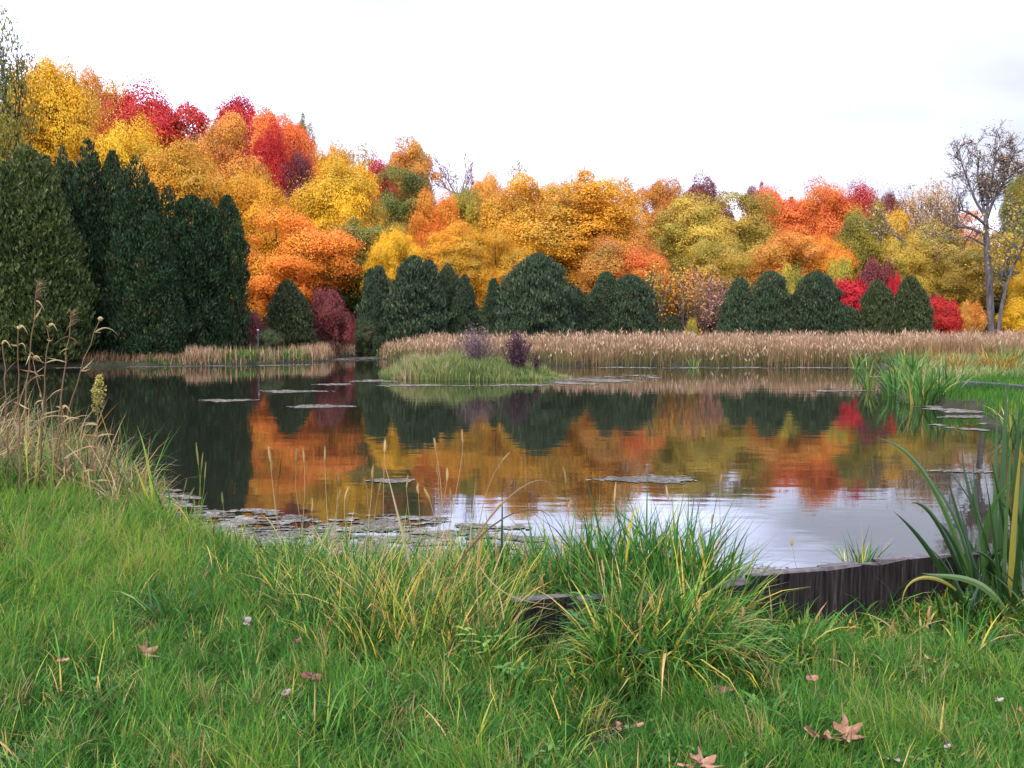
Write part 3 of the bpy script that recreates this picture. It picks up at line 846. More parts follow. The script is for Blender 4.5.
limb([(991, 338), (991, 331), (990, 300), (988, 262), (986, 236), (986, 220)], .27, .15, tb, sub=0)
limb([(986, 222), (990, 203), (999, 186), (1003, 166)], .105, .045, tb, (0, -.8), 11, .82, 3)
limb([(986, 222), (984, 200), (981, 176), (984, 156)], .105, .045, tb, (0, .7), 11, .82, 3)
limb([(986, 220), (988, 196), (992, 170), (994, 152)], .10, .045, tb, (0, -.3), 11, .8, 3)
limb([(986, 218), (976, 200), (969, 178), (964, 160)], .09, .04, tb, (0, .4), 11, .82, 3)
limb([(985, 205), (1000, 196), (1010, 180), (1015, 165)], .09, .045, tb, (0, 1.2), 8, .75, 3)
limb([(987, 226), (974, 218), (962, 213), (952, 212)], .10, .04, tb, (0, -1.0), 9, .8, 2)
limb([(987, 236), (972, 227), (960, 226), (948, 233)], .10, .04, tb, (0, .9), 9, .8, 2)
limb([(988, 246), (976, 242), (966, 236), (954, 240)], .07, .03, tb, (0, -.6), 4, .6, 2)
tb.obj('trunk', M['greybark'], root, True)
cb = MB(); tp = np.array(tips); k = 3200
P = tp[rng.integers(0, len(tp), k)] + rng.normal(0, .22, (k, 3))
cards(cb, P, unit(rng.normal(size=(k, 3)) + (0, 0, .5)), rng.uniform(.6, 1.3, k) * .10, .7, rng.uniform(.3, 1, k))
cb.obj('crown', C['brown'], root)

P = at(999, 332, 59.2); tz2 = float(terr(P[0], P[1]))
root = empty('leaning_tree', (P[0], P[1], tz2), 'slim grey tree leaning right beside the tall bare trunk', 'tree')
tb = MB(); q = lambda a, b_: at(a, b_, 59.2) - np.array([P[0], P[1], tz2])
path = bez([q(998, 338), q(1001, 300), q(1006, 278), q(1022, 250)], 12)
tube(tb, path, np.linspace(.125, .05, 12), 8)
tips = []
for i in (5, 7, 8, 9, 10, 11, 11):
    grow(tb, path[i], unit(np.array([rng.normal(0, .7), rng.normal(0, .6), .6])), 1.7, .06, 2, tips, .7, .2)
tb.obj('trunk', M['greybark'], root, True)
cb = MB(); tp = np.array(tips); k = 900
Pp = tp[rng.integers(0, len(tp), k)] + rng.normal(0, .3, (k, 3))
cards(cb, Pp, unit(rng.normal(size=(k, 3)) + (0, 0, .5)), rng.uniform(.6, 1.3, k) * .17, .7, rng.random(k))
cb.obj('crown', C['olive'], root)

# --- far wood behind the first rows, and undergrowth: masses nobody could count
mb = MB()
nc = 420
ang = rng.uniform(-.95, .95, nc)
rr = rng.uniform(96, 150, nc)
cx, cy = rr * np.sin(ang), rr * np.cos(ang)
keepm = cy > 88
# skyline height follows the slope: high on the left, lower on the right
slope = 12.6 + 9.2 * sstep(-.12, -.42, cx / cy)
ctop = slope * rng.uniform(.80, 1.0, nc) - 1.0
zz = terr(cx, cy)
for i in np.nonzero(keepm)[0]:
    k = 420
    q = unit(rng.normal(size=(k, 3))); R = np.array([4.2, 4.2, max(2., (ctop[i] - zz[i]) * .5)])
    Pq = np.array([cx[i], cy[i], ctop[i] - R[2]]) + q * R * rng.uniform(.5, 1.08, (k, 1)) ** .5
    tone = rng.random()
    cards(mb, Pq, unit(q + rng.normal(0, .5, (k, 3))), rng.uniform(.5, 1.0, k), .75, np.clip(tone * .7 + rng.uniform(0, .3, k), 0, 1))
tag(mb.obj('far_woods', C['wood']), 'distant autumn wood closing the gaps behind the front trees', 'woods', kind='stuff')

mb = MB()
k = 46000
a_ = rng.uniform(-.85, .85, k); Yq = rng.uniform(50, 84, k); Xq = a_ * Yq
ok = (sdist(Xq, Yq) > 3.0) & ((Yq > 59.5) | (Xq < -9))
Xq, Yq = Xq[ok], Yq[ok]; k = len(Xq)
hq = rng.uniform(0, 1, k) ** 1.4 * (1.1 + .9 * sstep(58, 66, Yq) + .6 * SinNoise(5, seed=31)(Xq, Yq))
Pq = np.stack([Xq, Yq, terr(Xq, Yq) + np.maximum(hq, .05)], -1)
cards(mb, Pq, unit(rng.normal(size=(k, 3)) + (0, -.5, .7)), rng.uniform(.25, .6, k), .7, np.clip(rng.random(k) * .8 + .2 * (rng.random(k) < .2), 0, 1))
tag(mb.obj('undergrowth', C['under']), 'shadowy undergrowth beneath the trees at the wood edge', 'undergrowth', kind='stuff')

# ------------------------------------------------------------------ reeds and banks beyond the water
mb = MB()
k = 95000
a_ = rng.uniform(-.17, .75, k); Yq = 41 + 19 * rng.random(k) ** 1.5; Xq = a_ * Yq
d_ = shore(Xq, Yq)
ok = (d_ > -.25) & (Xq > -8.0 + rng.normal(0, .3, k)) & (rng.random(k) < np.where(d_ < 4, 1, .55)) & ~((Xq < -6.5) & (Yq > 56))
Xq, Yq, d_ = Xq[ok], Yq[ok], d_[ok]; k = len(Xq)
nz = SinNoise(3.5, seed=41)(Xq, Yq); nz2 = SinNoise(1.1, seed=42)(Xq, Yq)
hgt = (1.0 + .20 * nz + .20 * nz2) * rng.uniform(.72, 1.15, k) * (.62 + .38 * sstep(-.2, 2.2, d_)) * np.where(Xq < 1.5, .92, 1)
Pq = np.stack([Xq, Yq, np.maximum(terr(Xq, Yq), -.1)], -1)
v = np.clip(.42 + .18 * nz + .10 * nz2 + rng.normal(0, .16, k) - .30 * np.exp(-((d_) / .6) ** 2), 0, 1)
blades(mb, Pq, rng.uniform(0, 2 * pi, k), hgt, rng.uniform(.022, .05, k), rng.normal(0, .10, k), rng.uniform(0, .5, k), v, 2)
# pale feathery tops
s = rng.random(k) < .26
Pt = Pq[s] + np.stack([rng.normal(0, .05, s.sum()), rng.normal(0, .05, s.sum()), hgt[s] * .86], -1)
blades(mb, Pt, rng.uniform(0, 2 * pi, s.sum()), rng.uniform(.12, .26, s.sum()), rng.uniform(.03, .07, s.sum()), rng.uniform(.0, .5, s.sum()), .7, np.clip(rng.normal(.74, .16, s.sum()), .3, 1), 2)
tag(mb.obj('reed_bed', C['reed']), 'wide bed of dry tan reeds with pale plumes along the far bank', 'reeds', kind='stuff')

# grassy left bank below the cedars
mb = MB()
k = 34000
Xq = rng.uniform(-17, -6.5, k); Yq = rng.uniform(42, 56, k)
d_ = shore(Xq, Yq)
ok = (d_ > -.08) & (d_ < 6)
Xq, Yq, d_ = Xq[ok], Yq[ok], d_[ok]; k = len(Xq)
nz = SinNoise(2.5, seed=44)(Xq, Yq)
pxx = 512 + FPX * Xq / Yq
dryp = np.interp(pxx, [150, 180, 188, 208, 216, 232, 245, 300, 312, 345], [.2, .4, .95, .9, .3, .15, .1, .25, .9, .9])
dry = (rng.random(k) < dryp) | ((d_ < .35 + .2 * nz) & (rng.random(k) < .4))
hgt = np.where(dry, rng.uniform(.2, .75, k), rng.uniform(.18, .5, k)) * np.where(pxx < 185, .5, 1)
md = MB()
for q_, m_ in ((dry, md), (~dry, mb)):
    n_ = int(q_.sum())
    blades(m_, np.stack([Xq, Yq, terr(Xq, Yq)], -1)[q_], rng.uniform(0, 2 * pi, n_), hgt[q_], rng.uniform(.03, .06, n_), rng.normal(0, .15, n_), .4,
           rng.uniform(.3, .9, n_) if m_ is md else rng.uniform(.2, .62, n_), 2)
tag(md.obj('dry_bank_reeds', C['reed']), 'tan dry stems standing at the water edge of the far left bank', 'reeds', kind='stuff')
tag(mb.obj('bank_grass', C['bank']), 'bright green grass on the far left bank', 'grass', kind='stuff')

# brown litter and low dry stems under the cedars
mb = MB()
k = 9000
Xq = rng.uniform(-29, -10, k); Yq = rng.uniform(41.3, 46, k)
ok = shore(Xq, Yq) > .0
Xq, Yq = Xq[ok], Yq[ok]; k = len(Xq)
blades(mb, np.stack([Xq, Yq, terr(Xq, Yq)], -1), rng.uniform(0, 2 * pi, k), rng.uniform(.1, .5, k), .05, rng.normal(0, .3, k), .6, rng.uniform(0, .35, k), 2)
tag(mb.obj('dry_undergrowth', C['straw']), 'low dead stems on the shaded shore below the dark cedars', 'undergrowth', kind='stuff')

# islet vegetation
mb = MB()
k = 15000
th_ = rng.uniform(0, 2 * pi, k); rq = np.sqrt(rng.random(k)) * 1.05
Xq = ISL[0] + ISL[2] * rq * np.cos(th_); Yq = ISL[1] + ISL[3] * rq * np.sin(th_)
nz = SinNoise(1.6, seed=47)(Xq, Yq)
prof = np.interp(Xq, [-4.6, -4.2, -3.2, -1, .3, 1.2, 2.1], [.6, .85, .88, .72, .5, .38, .22]) * (1 + .25 * SinNoise(.5, seed=48)(Xq, Yq))
hgt = prof * (.85 + .15 * nz) * rng.uniform(.6, 1.1, k) * np.where(rq > .9, .7, 1)
v = np.clip(.40 + .16 * nz + rng.normal(0, .2, k) + .42 * (Yq > ISL[1] + .4 + .5 * nz) + .25 * np.exp(-((Xq + 3.4) / .8) ** 2), 0, 1)
blades(mb, np.stack([Xq, Yq, np.maximum(terr(Xq, Yq), -.1)], -1), rng.uniform(0, 2 * pi, k), hgt, rng.uniform(.025, .05, k), rng.normal(0, .15, k), rng.uniform(.2, .9, k), v, 3)
tag(mb.obj('islet_grass', C['islet']), 'bright and straw coloured grass covering the small islet', 'grass', kind='stuff')


def twiggy(name, label, px, pyb, pyt, wpx, Yd, colr, seed, nst=26, leafn=900, cat='shrub', group=None, leaf=.06):
    global rng
    keep, rng = rng, np.random.default_rng(seed)
    top = at(px, pyt, Yd); zb = max(float(terr(top[0], Yd)), 0.02); H = top[2] - zb; w = wpx / FPX * Yd
    root = empty(name, (top[0], Yd, zb), label, cat, group)
    st, tips = MB(), []
    for i in range(nst):
        a = rng.uniform(0, 2 * pi); r = rng.uniform(.1, 1) * w * .5
        e = np.array([math.cos(a) * r, math.sin(a) * r, H * rng.uniform(.65, 1.0) * (1 - .25 * (r / w * 2) ** 2)])
        pth = bez([(e[0] * .25, e[1] * .25, -.05), (e[0] * .55, e[1] * .55, e[2] * .55), e], 6)
        tube(st, pth, np.linspace(.014, .006, 6), 4)
        tips += list(pth[2:])
    st.obj('stems', C[colr], root)
    cb = MB(); tp = np.array(tips)
    P = tp[rng.integers(0, len(tp), leafn)] + rng.normal(0, .05 * w, (leafn, 3))
    cards(cb, P, unit(rng.normal(size=(leafn, 3))), rng.uniform(.6, 1.4, leafn) * leaf, .5, rng.random(leafn))
    cb.obj('leaves', C[colr], root)
    rng = keep
    return root


twiggy('shrub', 'deep purple leafless shrub standing upright on the islet', 517, 372, 330, 30, 32.6, 'purple', 201, 50, 2600, group='purple shrubs on the islet')
twiggy('shrub', 'wider mauve brown shrub behind the grass at the middle of the islet', 478, 366, 326, 56, 33.6, 'mauve', 202, 80, 2600, group='purple shrubs on the islet')
twiggy('shrub', 'pale mauve twig clump at the waterline right of the deep purple shrub', 536, 372, 350, 14, 33.0, 'purple', 203, 12, 300, group='purple shrubs on the islet')


def sword_clump(name, label, px, pyb, hpx, wpx, colr, n, seed, z=0.05, width=.03, cat='plant', group=None, arch=.9, dry=.1):
    """clump of strap leaves"""
    global rng
    keep, rng = rng, np.random.default_rng(seed)
    B = gnd(px, pyb, z)
    zb = max(float(terr(B[0], B[1])), -.02)
    H = hpx / FPX * B[1]; w = wpx / FPX * B[1]
    root = empty(name, (B[0], B[1], zb), label, cat, group)
    lf = MB()
    a = rng.uniform(0, 2 * pi, n); r = rng.uniform(0, 1, n) ** .6 * w * .32
    v = np.where(rng.random(n) < dry, rng.uniform(.88, 1, n), rng.uniform(0, .82, n))
    blades(lf, np.stack([np.cos(a) * r, np.sin(a) * r, np.full(n, -.04)], -1), a + rng.normal(0, .5, n), H * rng.uniform(.7, 1.25, n), width * rng.uniform(.7, 1.2, n),
           rng.uniform(.02, .35, n), rng.uniform(.1, arch, n) * 1.6, v, 7, .5, 2.2)
    lf.obj('leaves', C[colr], root)
    rng = keep
    return root


GI = 'waterside plants on the right bank'
for a in [
    ('iris_clump', 'dark green sword leaved clump in the water at the tip of the right bank', 868, 387, 30, 20, 'midiris', 26, 301),
    ('iris_clump', 'bright green arching clump, biggest on the right bank tip', 922, 402, 42, 56, 'midiris', 90, 302),
    ('iris_clump', 'green clump with yellowing leaves just left of the biggest arching clump', 896, 394, 36, 40, 'midiris', 60, 303),
    ('iris_clump', 'pale arching clump right of the biggest clump beside the mown patch', 946, 400, 38, 40, 'midiris', 55, 304),
    ('iris_clump', 'leafy green clump behind the biggest clump on the right bank', 912, 384, 34, 54, 'midiris', 70, 305),
    ('iris_clump', 'upright green clump above the grey timber edging', 1012, 374, 30, 44, 'midiris', 80, 306),
    ('rusty_plant', 'brown orange leafy plant left of the grey timber edging', 958, 382, 32, 56, 'rust', 60, 307),
    ('rusty_plant', 'bright orange yellow plant above the grey timber edging', 1002, 382, 32, 56, 'rust', 90, 308),
    ('rusty_plant', 'olive orange plant between the reeds and the green clumps', 934, 374, 30, 56, 'rust', 40, 309),
    ('rusty_plant', 'green gold plant behind the biggest green clump', 905, 371, 28, 44, 'midiris', 90, 310),
    ('reed_tuft', 'small dark green reed tuft standing in front of the far reed bed', 857, 371, 26, 16, 'midiris', 30, 311),
    ('reed_tuft', 'small green reed tuft at the far waterline right of centre', 694, 366, 12, 14, 'midiris', 26, 312),
    ('reed_tuft', 'yellow green reed tuft against the far reed bed beside the dark tuft', 868, 369, 26, 12, 'midiris', 20, 313),
    ('iris_clump', 'slender green clump cut by the right edge, on the muddy shore', 1014, 430, 44, 40, 'midiris', 30, 314),
]:
    sword_clump(*a, group=GI, width=.045 if a[8] in (302, 303, 304, 305, 301) else .035)

# small upright yellow leaf in the water
r_ = gnd(903, 392); root = empty('yellow_reed', (r_[0], r_[1], 0), 'single upright bright yellow leaf blade standing in the water by the right bank', 'plant')
mb = MB(); ribbon(mb, bez([(0, 0, -.1), (.01, 0, .2), (0, 0, .42)], 6), .055, 0, 1.0); mb.obj('blade', C['midiris'], root)

# right bank: mown grass patch
mb = MB()
k = 44000
Xq = rng.uniform(7.0, 17, k); Yq = rng.uniform(14.5, 31, k)
d_ = shore(Xq, Yq); ok = d_ > -.02
Xq, Yq, d_ = Xq[ok], Yq[ok], d_[ok]; k = len(Xq)
nz = SinNoise(2, seed=49)(Xq, Yq)
blades(mb, np.stack([Xq, Yq, terr(Xq, Yq)], -1), rng.uniform(0, 2 * pi, k), rng.uniform(.10, .26, k) + .15 * (d_ < .4) * rng.random(k), rng.uniform(.015, .03, k), rng.normal(0, .2, k), .6,
       np.clip(.45 + .12 * nz + rng.normal(0, .14, k), 0, .85), 2)
tag(mb.obj('mown_grass', C['lawn']), 'bright green short grass on the right hand bank', 'grass', kind='stuff')
# rank growth on the right bank behind the timber edging
mb = MB()
k = 22000
Xq = rng.uniform(10.5, 24, k); Yq = rng.uniform(26.5, 42, k)
d_ = shore(Xq, Yq); ok = d_ > .1
Xq, Yq, d_ = Xq[ok], Yq[ok], d_[ok]; k = len(Xq)
nz = SinNoise(3, seed=51)(Xq, Yq)
blades(mb, np.stack([Xq, Yq, terr(Xq, Yq)], -1), rng.uniform(0, 2 * pi, k), rng.uniform(.2, .5, k), rng.uniform(.025, .05, k), rng.normal(0, .2, k), .7,
       np.clip(.5 + .25 * nz + rng.normal(0, .18, k), 0, 1), 3)
tag(mb.obj('rank_grass', C['islet']), 'rough green and tan grass between the right bank plants and the reeds', 'grass', kind='stuff')

# ------------------------------------------------------------------ built things
def box(mb, c0, c1, h0, h1, thick, chamfer=.008, topmat=1, jag=0.0):
    """upright timber between plan points c0 and c1, with an uneven chamfered top"""
    a, b_ = np.array(c0, float), np.array(c1, float)
    e = unit(b_ - a); nrm = np.array([-e[1], e[0]])
    V = []
    for z, ins in ((h0, 0), (h1 - chamfer, 0), (h1, chamfer)):
        for s, q in ((a, 1), (b_, -1)):
            for d in (0, 1):
                pt = s + e * ins * q + nrm * (d * thick + (ins if d == 0 else -ins))
                V.append((pt[0], pt[1], z + (rng.uniform(-jag, jag) if z > h0 else 0)))
    V = np.array(V)
    r = lambda i: [i * 4, i * 4 + 2, i * 4 + 3, i * 4 + 1]
    F, mt = [], []
    for i in range(2):
        A, B = r(i), r(i + 1)
        for j in range(4):
            F.append([A[j], A[(j + 1) % 4], B[(j + 1) % 4], B[j]]); mt.append(0 if i == 0 else topmat)
    F.append(r(2)); mt.append(topmat)
    F = np.array(F); mt = np.array(mt)
    for m_ in set(mt): mb.add(V, F[mt == m_], .5, m_) if False else None
    base = mb.n
    mb.V.append(V); mb.n += len(V)
    mb.F.append(F + base); mb.A.append(np.full(len(F), .5)); mb.M.append(mt)


def wpt(px, dist=0.0):
    """plan point on the wall line seen at pixel column px"""
    t_ = (px - 512) / FPX
    ax, ay, bx, by = .012, 4.70, 2.53, 5.59
    # X = t*Y (near enough): intersect with line a-b
    s = (t_ * ay - ax) / ((bx - ax) - t_ * (by - ay))
    return np.array([ax + s * (bx - ax), ay + s * (by - ay)])


root = empty('retaining_wall', (*wpt(730), .1), 'old dark wall of upright timbers holding the near edge of the pond', 'retaining wall')
off = np.array([*wpt(730), .1])
seams = [(515, 577.5, .495), (578, 610.5, .47), (611, 652.5, .45), (653, 698.5, .455), (699, 728.5, .46), (729, 756.5, .475), (757, 792.6, .498), (793, 829.5, .501),
         (830.3, 867.5, .509), (868.2, 885.5, .505), (886, 914.5, .514), (915, 941.5, .511), (942, 975.5, .508), (976, 1006, .50)]
for a, b_, zt in seams:
    mb = MB()
    p0, p1 = wpt(a), wpt(b_)
    js = rng.uniform(-.006, .006)
    e = unit(p1 - p0); nn = np.array([-e[1], e[0]]) * js
    box(mb, p0 + nn - off[:2], p1 + nn - off[:2], -.75, zt - off[2], .075 if a > 520 else .10, .008, 1, .013)
    mb.obj('timber_post', [M['timber'], M['timbertop']], root)

# grey timber edging on the right bank: two squared rails, end to end
e0, e1, e2 = gnd(958, 384, .36), gnd(1000, 386, .36), gnd(1075, 395, .36)
root = empty('timber_edging', e1, 'low grey squared timber edging beside the green bank at right', 'edging')
for a, b_ in ((e0, e1), (e1 + (.02, 0, 0), e2)):
    mb = MB()
    a, b_ = a - e1, b_ - e1
    box(mb, a[:2], b_[:2], -.42, .06, .22, .012, 0, .01)
    mb.obj('rail', M['railtimber'], root)

p_ = at(403, 329.5, 56.5); z0 = float(terr(p_[0], p_[1])); root = empty('marker_post', (p_[0], p_[1], z0), 'small pale square topped post in front of the tall rounded cedar', 'post')
mb = MB(); box(mb, (-.05, -.05), (.05, -.05), -.3, p_[2] - z0 - .35, .1, .006, 0); mb.obj('shaft', M['post'], root)
mb = MB(); box(mb, (-.12, -.1), (.12, -.1), p_[2] - z0 - .35, p_[2] - z0, .2, .02, 0); mb.obj('box', M['post'], root)
p_ = at(258, 330, 46.2); z0 = float(terr(p_[0], p_[1])); root = empty('stake', (p_[0], p_[1], z0), 'thin grey stake on the far left bank below the olive cedar', 'stake')
mb = MB(); box(mb, (-.03, -.03), (.03, -.03), -.3, p_[2] - z0 - .02, .06, .006, 0); mb.obj('shaft', M['railtimber'], root)
mb = MB(); box(mb, (-.04, -.04), (.04, -.04), p_[2] - z0 - .02, p_[2] - z0 + .03, .08, .01, 0); mb.obj('cap', M['post'], root)


# ------------------------------------------------------------------ floating weed
def discs(mb, P, R, v, sides=7):
    n = len(P)
    th = np.linspace(0, 2 * pi, sides, endpoint=False)[None] + rng.uniform(0, 6, (n, 1))
    rad = R[:, None] * rng.uniform(.6, 1.2, (n, sides))
    V = np.stack([P[:, 0:1] + rad * np.cos(th), P[:, 1:2] + rad * np.sin(th) * .9, P[:, 2:3] + rng.normal(0, .0012, (n, sides))], -1)
    Cn = P[:, None, :] + np.array([0, 0, .002])
    V = np.concatenate([Cn, V], 1)
    j = np.arange(sides)
    f = np.stack([np.zeros(sides, int), 1 + j, 1 + (j + 1) % sides], -1)
    F = (np.arange(n) * (sides + 1))[:, None, None] + f[None]
    mb.add(V.reshape(-1, 3), F.reshape(-1, 3), np.repeat(v, sides))


mb = MB()
poly = np.array([gnd(*q)[:2] for q in ((120, 505), (150, 494), (176, 485), (190, 497), (215, 504), (262, 510), (300, 513), (352, 515), (400, 516), (450, 517), (486, 518), (525, 528),
                                       (585, 552), (640, 566), (600, 600), (420, 640), (330, 620), (180, 565), (120, 520))])
k = 80000
lo, hi = poly.min(0), poly.max(0)
Q = rng.uniform(lo, hi, (k, 2))
d_ = sdist(Q[:, 0], Q[:, 1], poly)
nz = SinNoise(.7, seed=61)(Q[:, 0], Q[:, 1] * 1.5) + .6 * SinNoise(.22, seed=62)(Q[:, 0], Q[:, 1] * 1.6)
ok = (d_ < .05) & (nz > -.14 + .70 * np.exp(d_ / .25) - .22 * sstep(.3, 1.2, -d_)) & (sdist(Q[:, 0], Q[:, 1]) < .05)
Q = Q[ok]; k = len(Q)
nzv = SinNoise(.5, seed=63)(Q[:, 0], Q[:, 1])
discs(mb, np.stack([Q[:, 0], Q[:, 1], .005 + .004 * rng.random(k)], -1), rng.uniform(.010, .034, k), np.clip(.5 + .25 * nzv + rng.normal(0, .25, k), 0, 1))
# strip along the timber wall
k = 5000
Q = np.stack([rng.uniform(.3, 3.0, k), np.zeros(k)], -1); Q[:, 1] = 6.95 + .05 * Q[:, 0] + np.abs(rng.normal(0, .10, k)) - .3 * rng.random(k) * (Q[:, 0] < 1.8)
ok = (SinNoise(.6, seed=64)(Q[:, 0], Q[:, 1]) > -.2) & (Q[:, 0] < 2.3 + .2 * rng.normal(size=k)); Q = Q[ok]; k = len(Q)
discs(mb, np.stack([Q[:, 0], Q[:, 1], .005 + .004 * rng.random(k)], -1), rng.uniform(.01, .03, k), rng.uniform(.3, 1, k))
# along the far shores
for (x0, y0, x1, y1, wd, n_) in ((60, 368, 345, 364.5, .22, 900), (338, 359, 384, 357.5, 1.6, 900), (570, 367.5, 870, 368, .3, 1300), (560, 383, 650, 377, .8, 1900), (380, 385.5, 565, 385, .14, 700),
                                 (930, 405, 985, 416, .5, 500), (950, 425, 1024, 430, .4, 500)):
    A, B = gnd(x0, y0)[:2], gnd(x1, y1)[:2]
    s = rng.random((n_, 1))
    Q = A * (1 - s) + B * s; Q[:, 1] += rng.normal(0, wd, n_); Q[:, 0] += rng.normal(0, .2, n_)
    ok = (sdist(Q[:, 0], Q[:, 1]) < .1) & (SinNoise(2.2, seed=65)(Q[:, 0] * .6, Q[:, 1] * 2.2) > -.15); Q = Q[ok]; n_ = len(Q)
    discs(mb, np.stack([Q[:, 0], Q[:, 1], .005 + .004 * rng.random(n_)], -1), rng.uniform(.04, .13, n_), rng.uniform(.2, .9, n_))
tag(mb.obj('duckweed', C['weed']), 'broken film of pale duckweed on the near and far water edges', 'duckweed', kind='stuff')

MATS = [(227, 400.5, 58, 3.2, 'pale weed mat floating alone at the left below the cedars reflection'),
        (292, 391.5, 66, 3.2, 'long thin weed mat below the left grassy bank'),
        (320, 406.5, 66, 4.4, 'weed mat nearest to the camera of the three on the left water'),
        (372, 381, 44, 3.0, 'weed mat beside the left tip of the islet'),
        (334, 384.5, 36, 2.2, 'faint short weed strip between the islet and the left bank'),
        (648, 479.5, 104, 10, 'broad whitish weed mat alone in the middle of the reflection'),
        (392, 481, 44, 5, 'small weed mat behind the foxtail stems left of centre'),
        (682, 480, 22, 3, 'tiny weed fleck right against the broad whitish mat'),
        (838, 391, 60, 1.8, 'thin pale weed streak left of the right bank plants'),
        (884, 377, 40, 1.6, 'weed streak in front of the far reeds near the right bank'),
        (962, 417, 44, 3, 'weed streak along the mown right bank'),
        (962, 471, 62, 4.5, 'pale weed mat left of the big sword leaves')]
for i, (px, py, w, hh, lab) in enumerate(MATS):
    c = gnd(px, py); wx = w / FPX * c[1] / 2; wy = (gnd(px, py - hh / 2)[1] - gnd(px, py + hh / 2)[1]) / 2 * .78
    n_ = int(np.clip(380 * wx * wy / (.0022 * max(1, c[1] / 12)) / 380, 160, 900))
    r = np.sqrt(rng.random(n_)); a = rng.uniform(0, 2 * pi, n_)
    ln = 1 + .22 * np.sin(a * 3 + i) + .15 * np.sin(a * 7 + i * 2)
    Q = np.stack([r * ln * wx * np.cos(a), r * ln * wy * np.sin(a), .005 + .004 * rng.random(n_)], -1)
    o = MB(); nz = SinNoise(.8 * wx, seed=70 + i)(Q[:, 0], Q[:, 1] * 2)
    discs(o, Q, rng.uniform(.5, 1.3, len(Q)) * .030 * (c[1] / 11) ** .8, rng.uniform(.1, .95, len(Q)))
    th = np.linspace(0, 2 * pi, 40, endpoint=False); lr = (1 + .22 * np.sin(th * 3 + i) + .15 * np.sin(th * 7 + i * 2) + .06 * np.sin(th * 17)) * .84
    V = [np.stack([f * lr * wx * np.cos(th), f * lr * wy * np.sin(th), np.full(40, .004)], -1) for f in (.03, .5, 1.0)]
    j = np.arange(40)
    o.add(np.concatenate(V), np.concatenate([np.stack([b_ * 40 + j, b_ * 40 + (j + 1) % 40, (b_ + 1) * 40 + (j + 1) % 40, (b_ + 1) * 40 + j], -1) for b_ in (0, 1)]), rng.uniform(.15, .6, 80))
    ob = o.obj('weed_mat', C['weed']); ob.location = (c[0], c[1], 0)
    tag(ob, lab, 'weed mat', 'weed mats floating on the pond', 'thing')

# ------------------------------------------------------------------ near lawn
LN1, LN2, LN3 = SinNoise(.55, seed=81), SinNoise(1.5, seed=82), SinNoise(.2, seed=83)
mb = MB()
k = 420000
u_ = rng.random(k)
Yq = 2.6 * (12.5 / 2.6) ** (u_ ** 1.0)
Xq = rng.uniform(-1, 1, k) * (.66 * Yq + 1.8)
d_ = sdist(Xq, Yq)
ok = d_ > .02
Xq, Yq, d_ = Xq[ok], Yq[ok], d_[ok]; k = len(Xq)
n1, n2, n3 = LN1(Xq, Yq), LN2(Xq, Yq), LN3(Xq, Yq)
hgt = (.095 + .045 * n1 + .02 * n2 + .030 * n3 + .03 * sstep(-.5, -2.5, Xq) * sstep(3.6, 5.5, Yq)) * rng.uniform(.45, 1.6, k)
hgt = np.maximum(hgt, .025) * (1 + .12 * (Yq - 3))
wd_l = (Xq - .012) * -.3335 + Yq - 4.70   # distance ahead of the wall line
hgt = hgt * np.where((Xq > .7) & (Xq < 2.9), 1 - .5 * sstep(-.75, -.15, wd_l), 1)
v = np.clip(.40 + .12 * n1 + .12 * n2 + .09 * n3 + rng.normal(0, .17, k) + .18 * sstep(-.6, -2.6, Xq) * sstep(4, 6.5, Yq), 0, .88)
brownpatch = sstep(.35, .9, SinNoise(.5, seed=85)(Xq, Yq) + .3 * n3)
v = np.where(rng.random(k) < .04 + .30 * brownpatch, rng.uniform(.86, 1, k), v)
az = n1 * 2.2 + n3 * 1.6 + rng.normal(0, 1.0, k) + .4
blades(mb, np.stack([Xq, Yq, terr(Xq, Yq) - .004], -1), az, hgt, rng.uniform(.0032, .0078, k) * (.75 + .085 * Yq), np.abs(rng.normal(.18, .3, k)), rng.uniform(.2, 1.5, k), v, 3)
# thatch: dead blades lying between the living ones
k = 45000
Yq = 2.6 * (12.5 / 2.6) ** rng.random(k); Xq = rng.uniform(-1, 1, k) * (.62 * Yq + .9)
bp_ = SinNoise(.5, seed=85)(Xq, Yq) + .4 * SinNoise(.15, seed=86)(Xq, Yq)
ok = (sdist(Xq, Yq) > .02) & (rng.random(k) < .12 + .6 * sstep(.2, .9, bp_)); Xq, Yq = Xq[ok], Yq[ok]; k = len(Xq)
blades(mb, np.stack([Xq, Yq, terr(Xq, Yq) + rng.uniform(.0, .06, k)], -1), rng.uniform(0, 2 * pi, k), rng.uniform(.05, .15, k), rng.uniform(.003, .006, k), rng.uniform(.9, 1.5, k), rng.uniform(-.2, .5, k), rng.uniform(.84, 1, k), 2)
tag(mb.obj('lawn_grass', C['lawn']), 'soft green mown grass filling the foreground', 'grass', kind='stuff')

# small broad-leaved weeds in the lawn
mb = MB()
for _ in range(170):
    y = 3.0 * (8.5 / 3.0) ** rng.random(); x = rng.uniform(-1, 1) * (.6 * y + .4)
    if float(sdist(x, y)) < .1: continue
    n_ = int(rng.integers(10, 26)); q_ = rng.normal(0, .06, (n_, 2)) + (x, y)
    cards(mb, np.stack([q_[:, 0], q_[:, 1], terr(q_[:, 0], q_[:, 1]) + rng.uniform(.03, .09, n_)], -1), unit(rng.normal(0, .4, (n_, 3)) + (0, -.2, 1)), rng.uniform(.016, .034, n_), .75, rng.uniform(0, .7, n_))
tag(mb.obj('lawn_weeds', C['weedleaf']), 'small round leaved weeds scattered through the lawn', 'weeds', kind='stuff')

# taller bank grass: tufts along the shore and the timber wall
mb = MB()


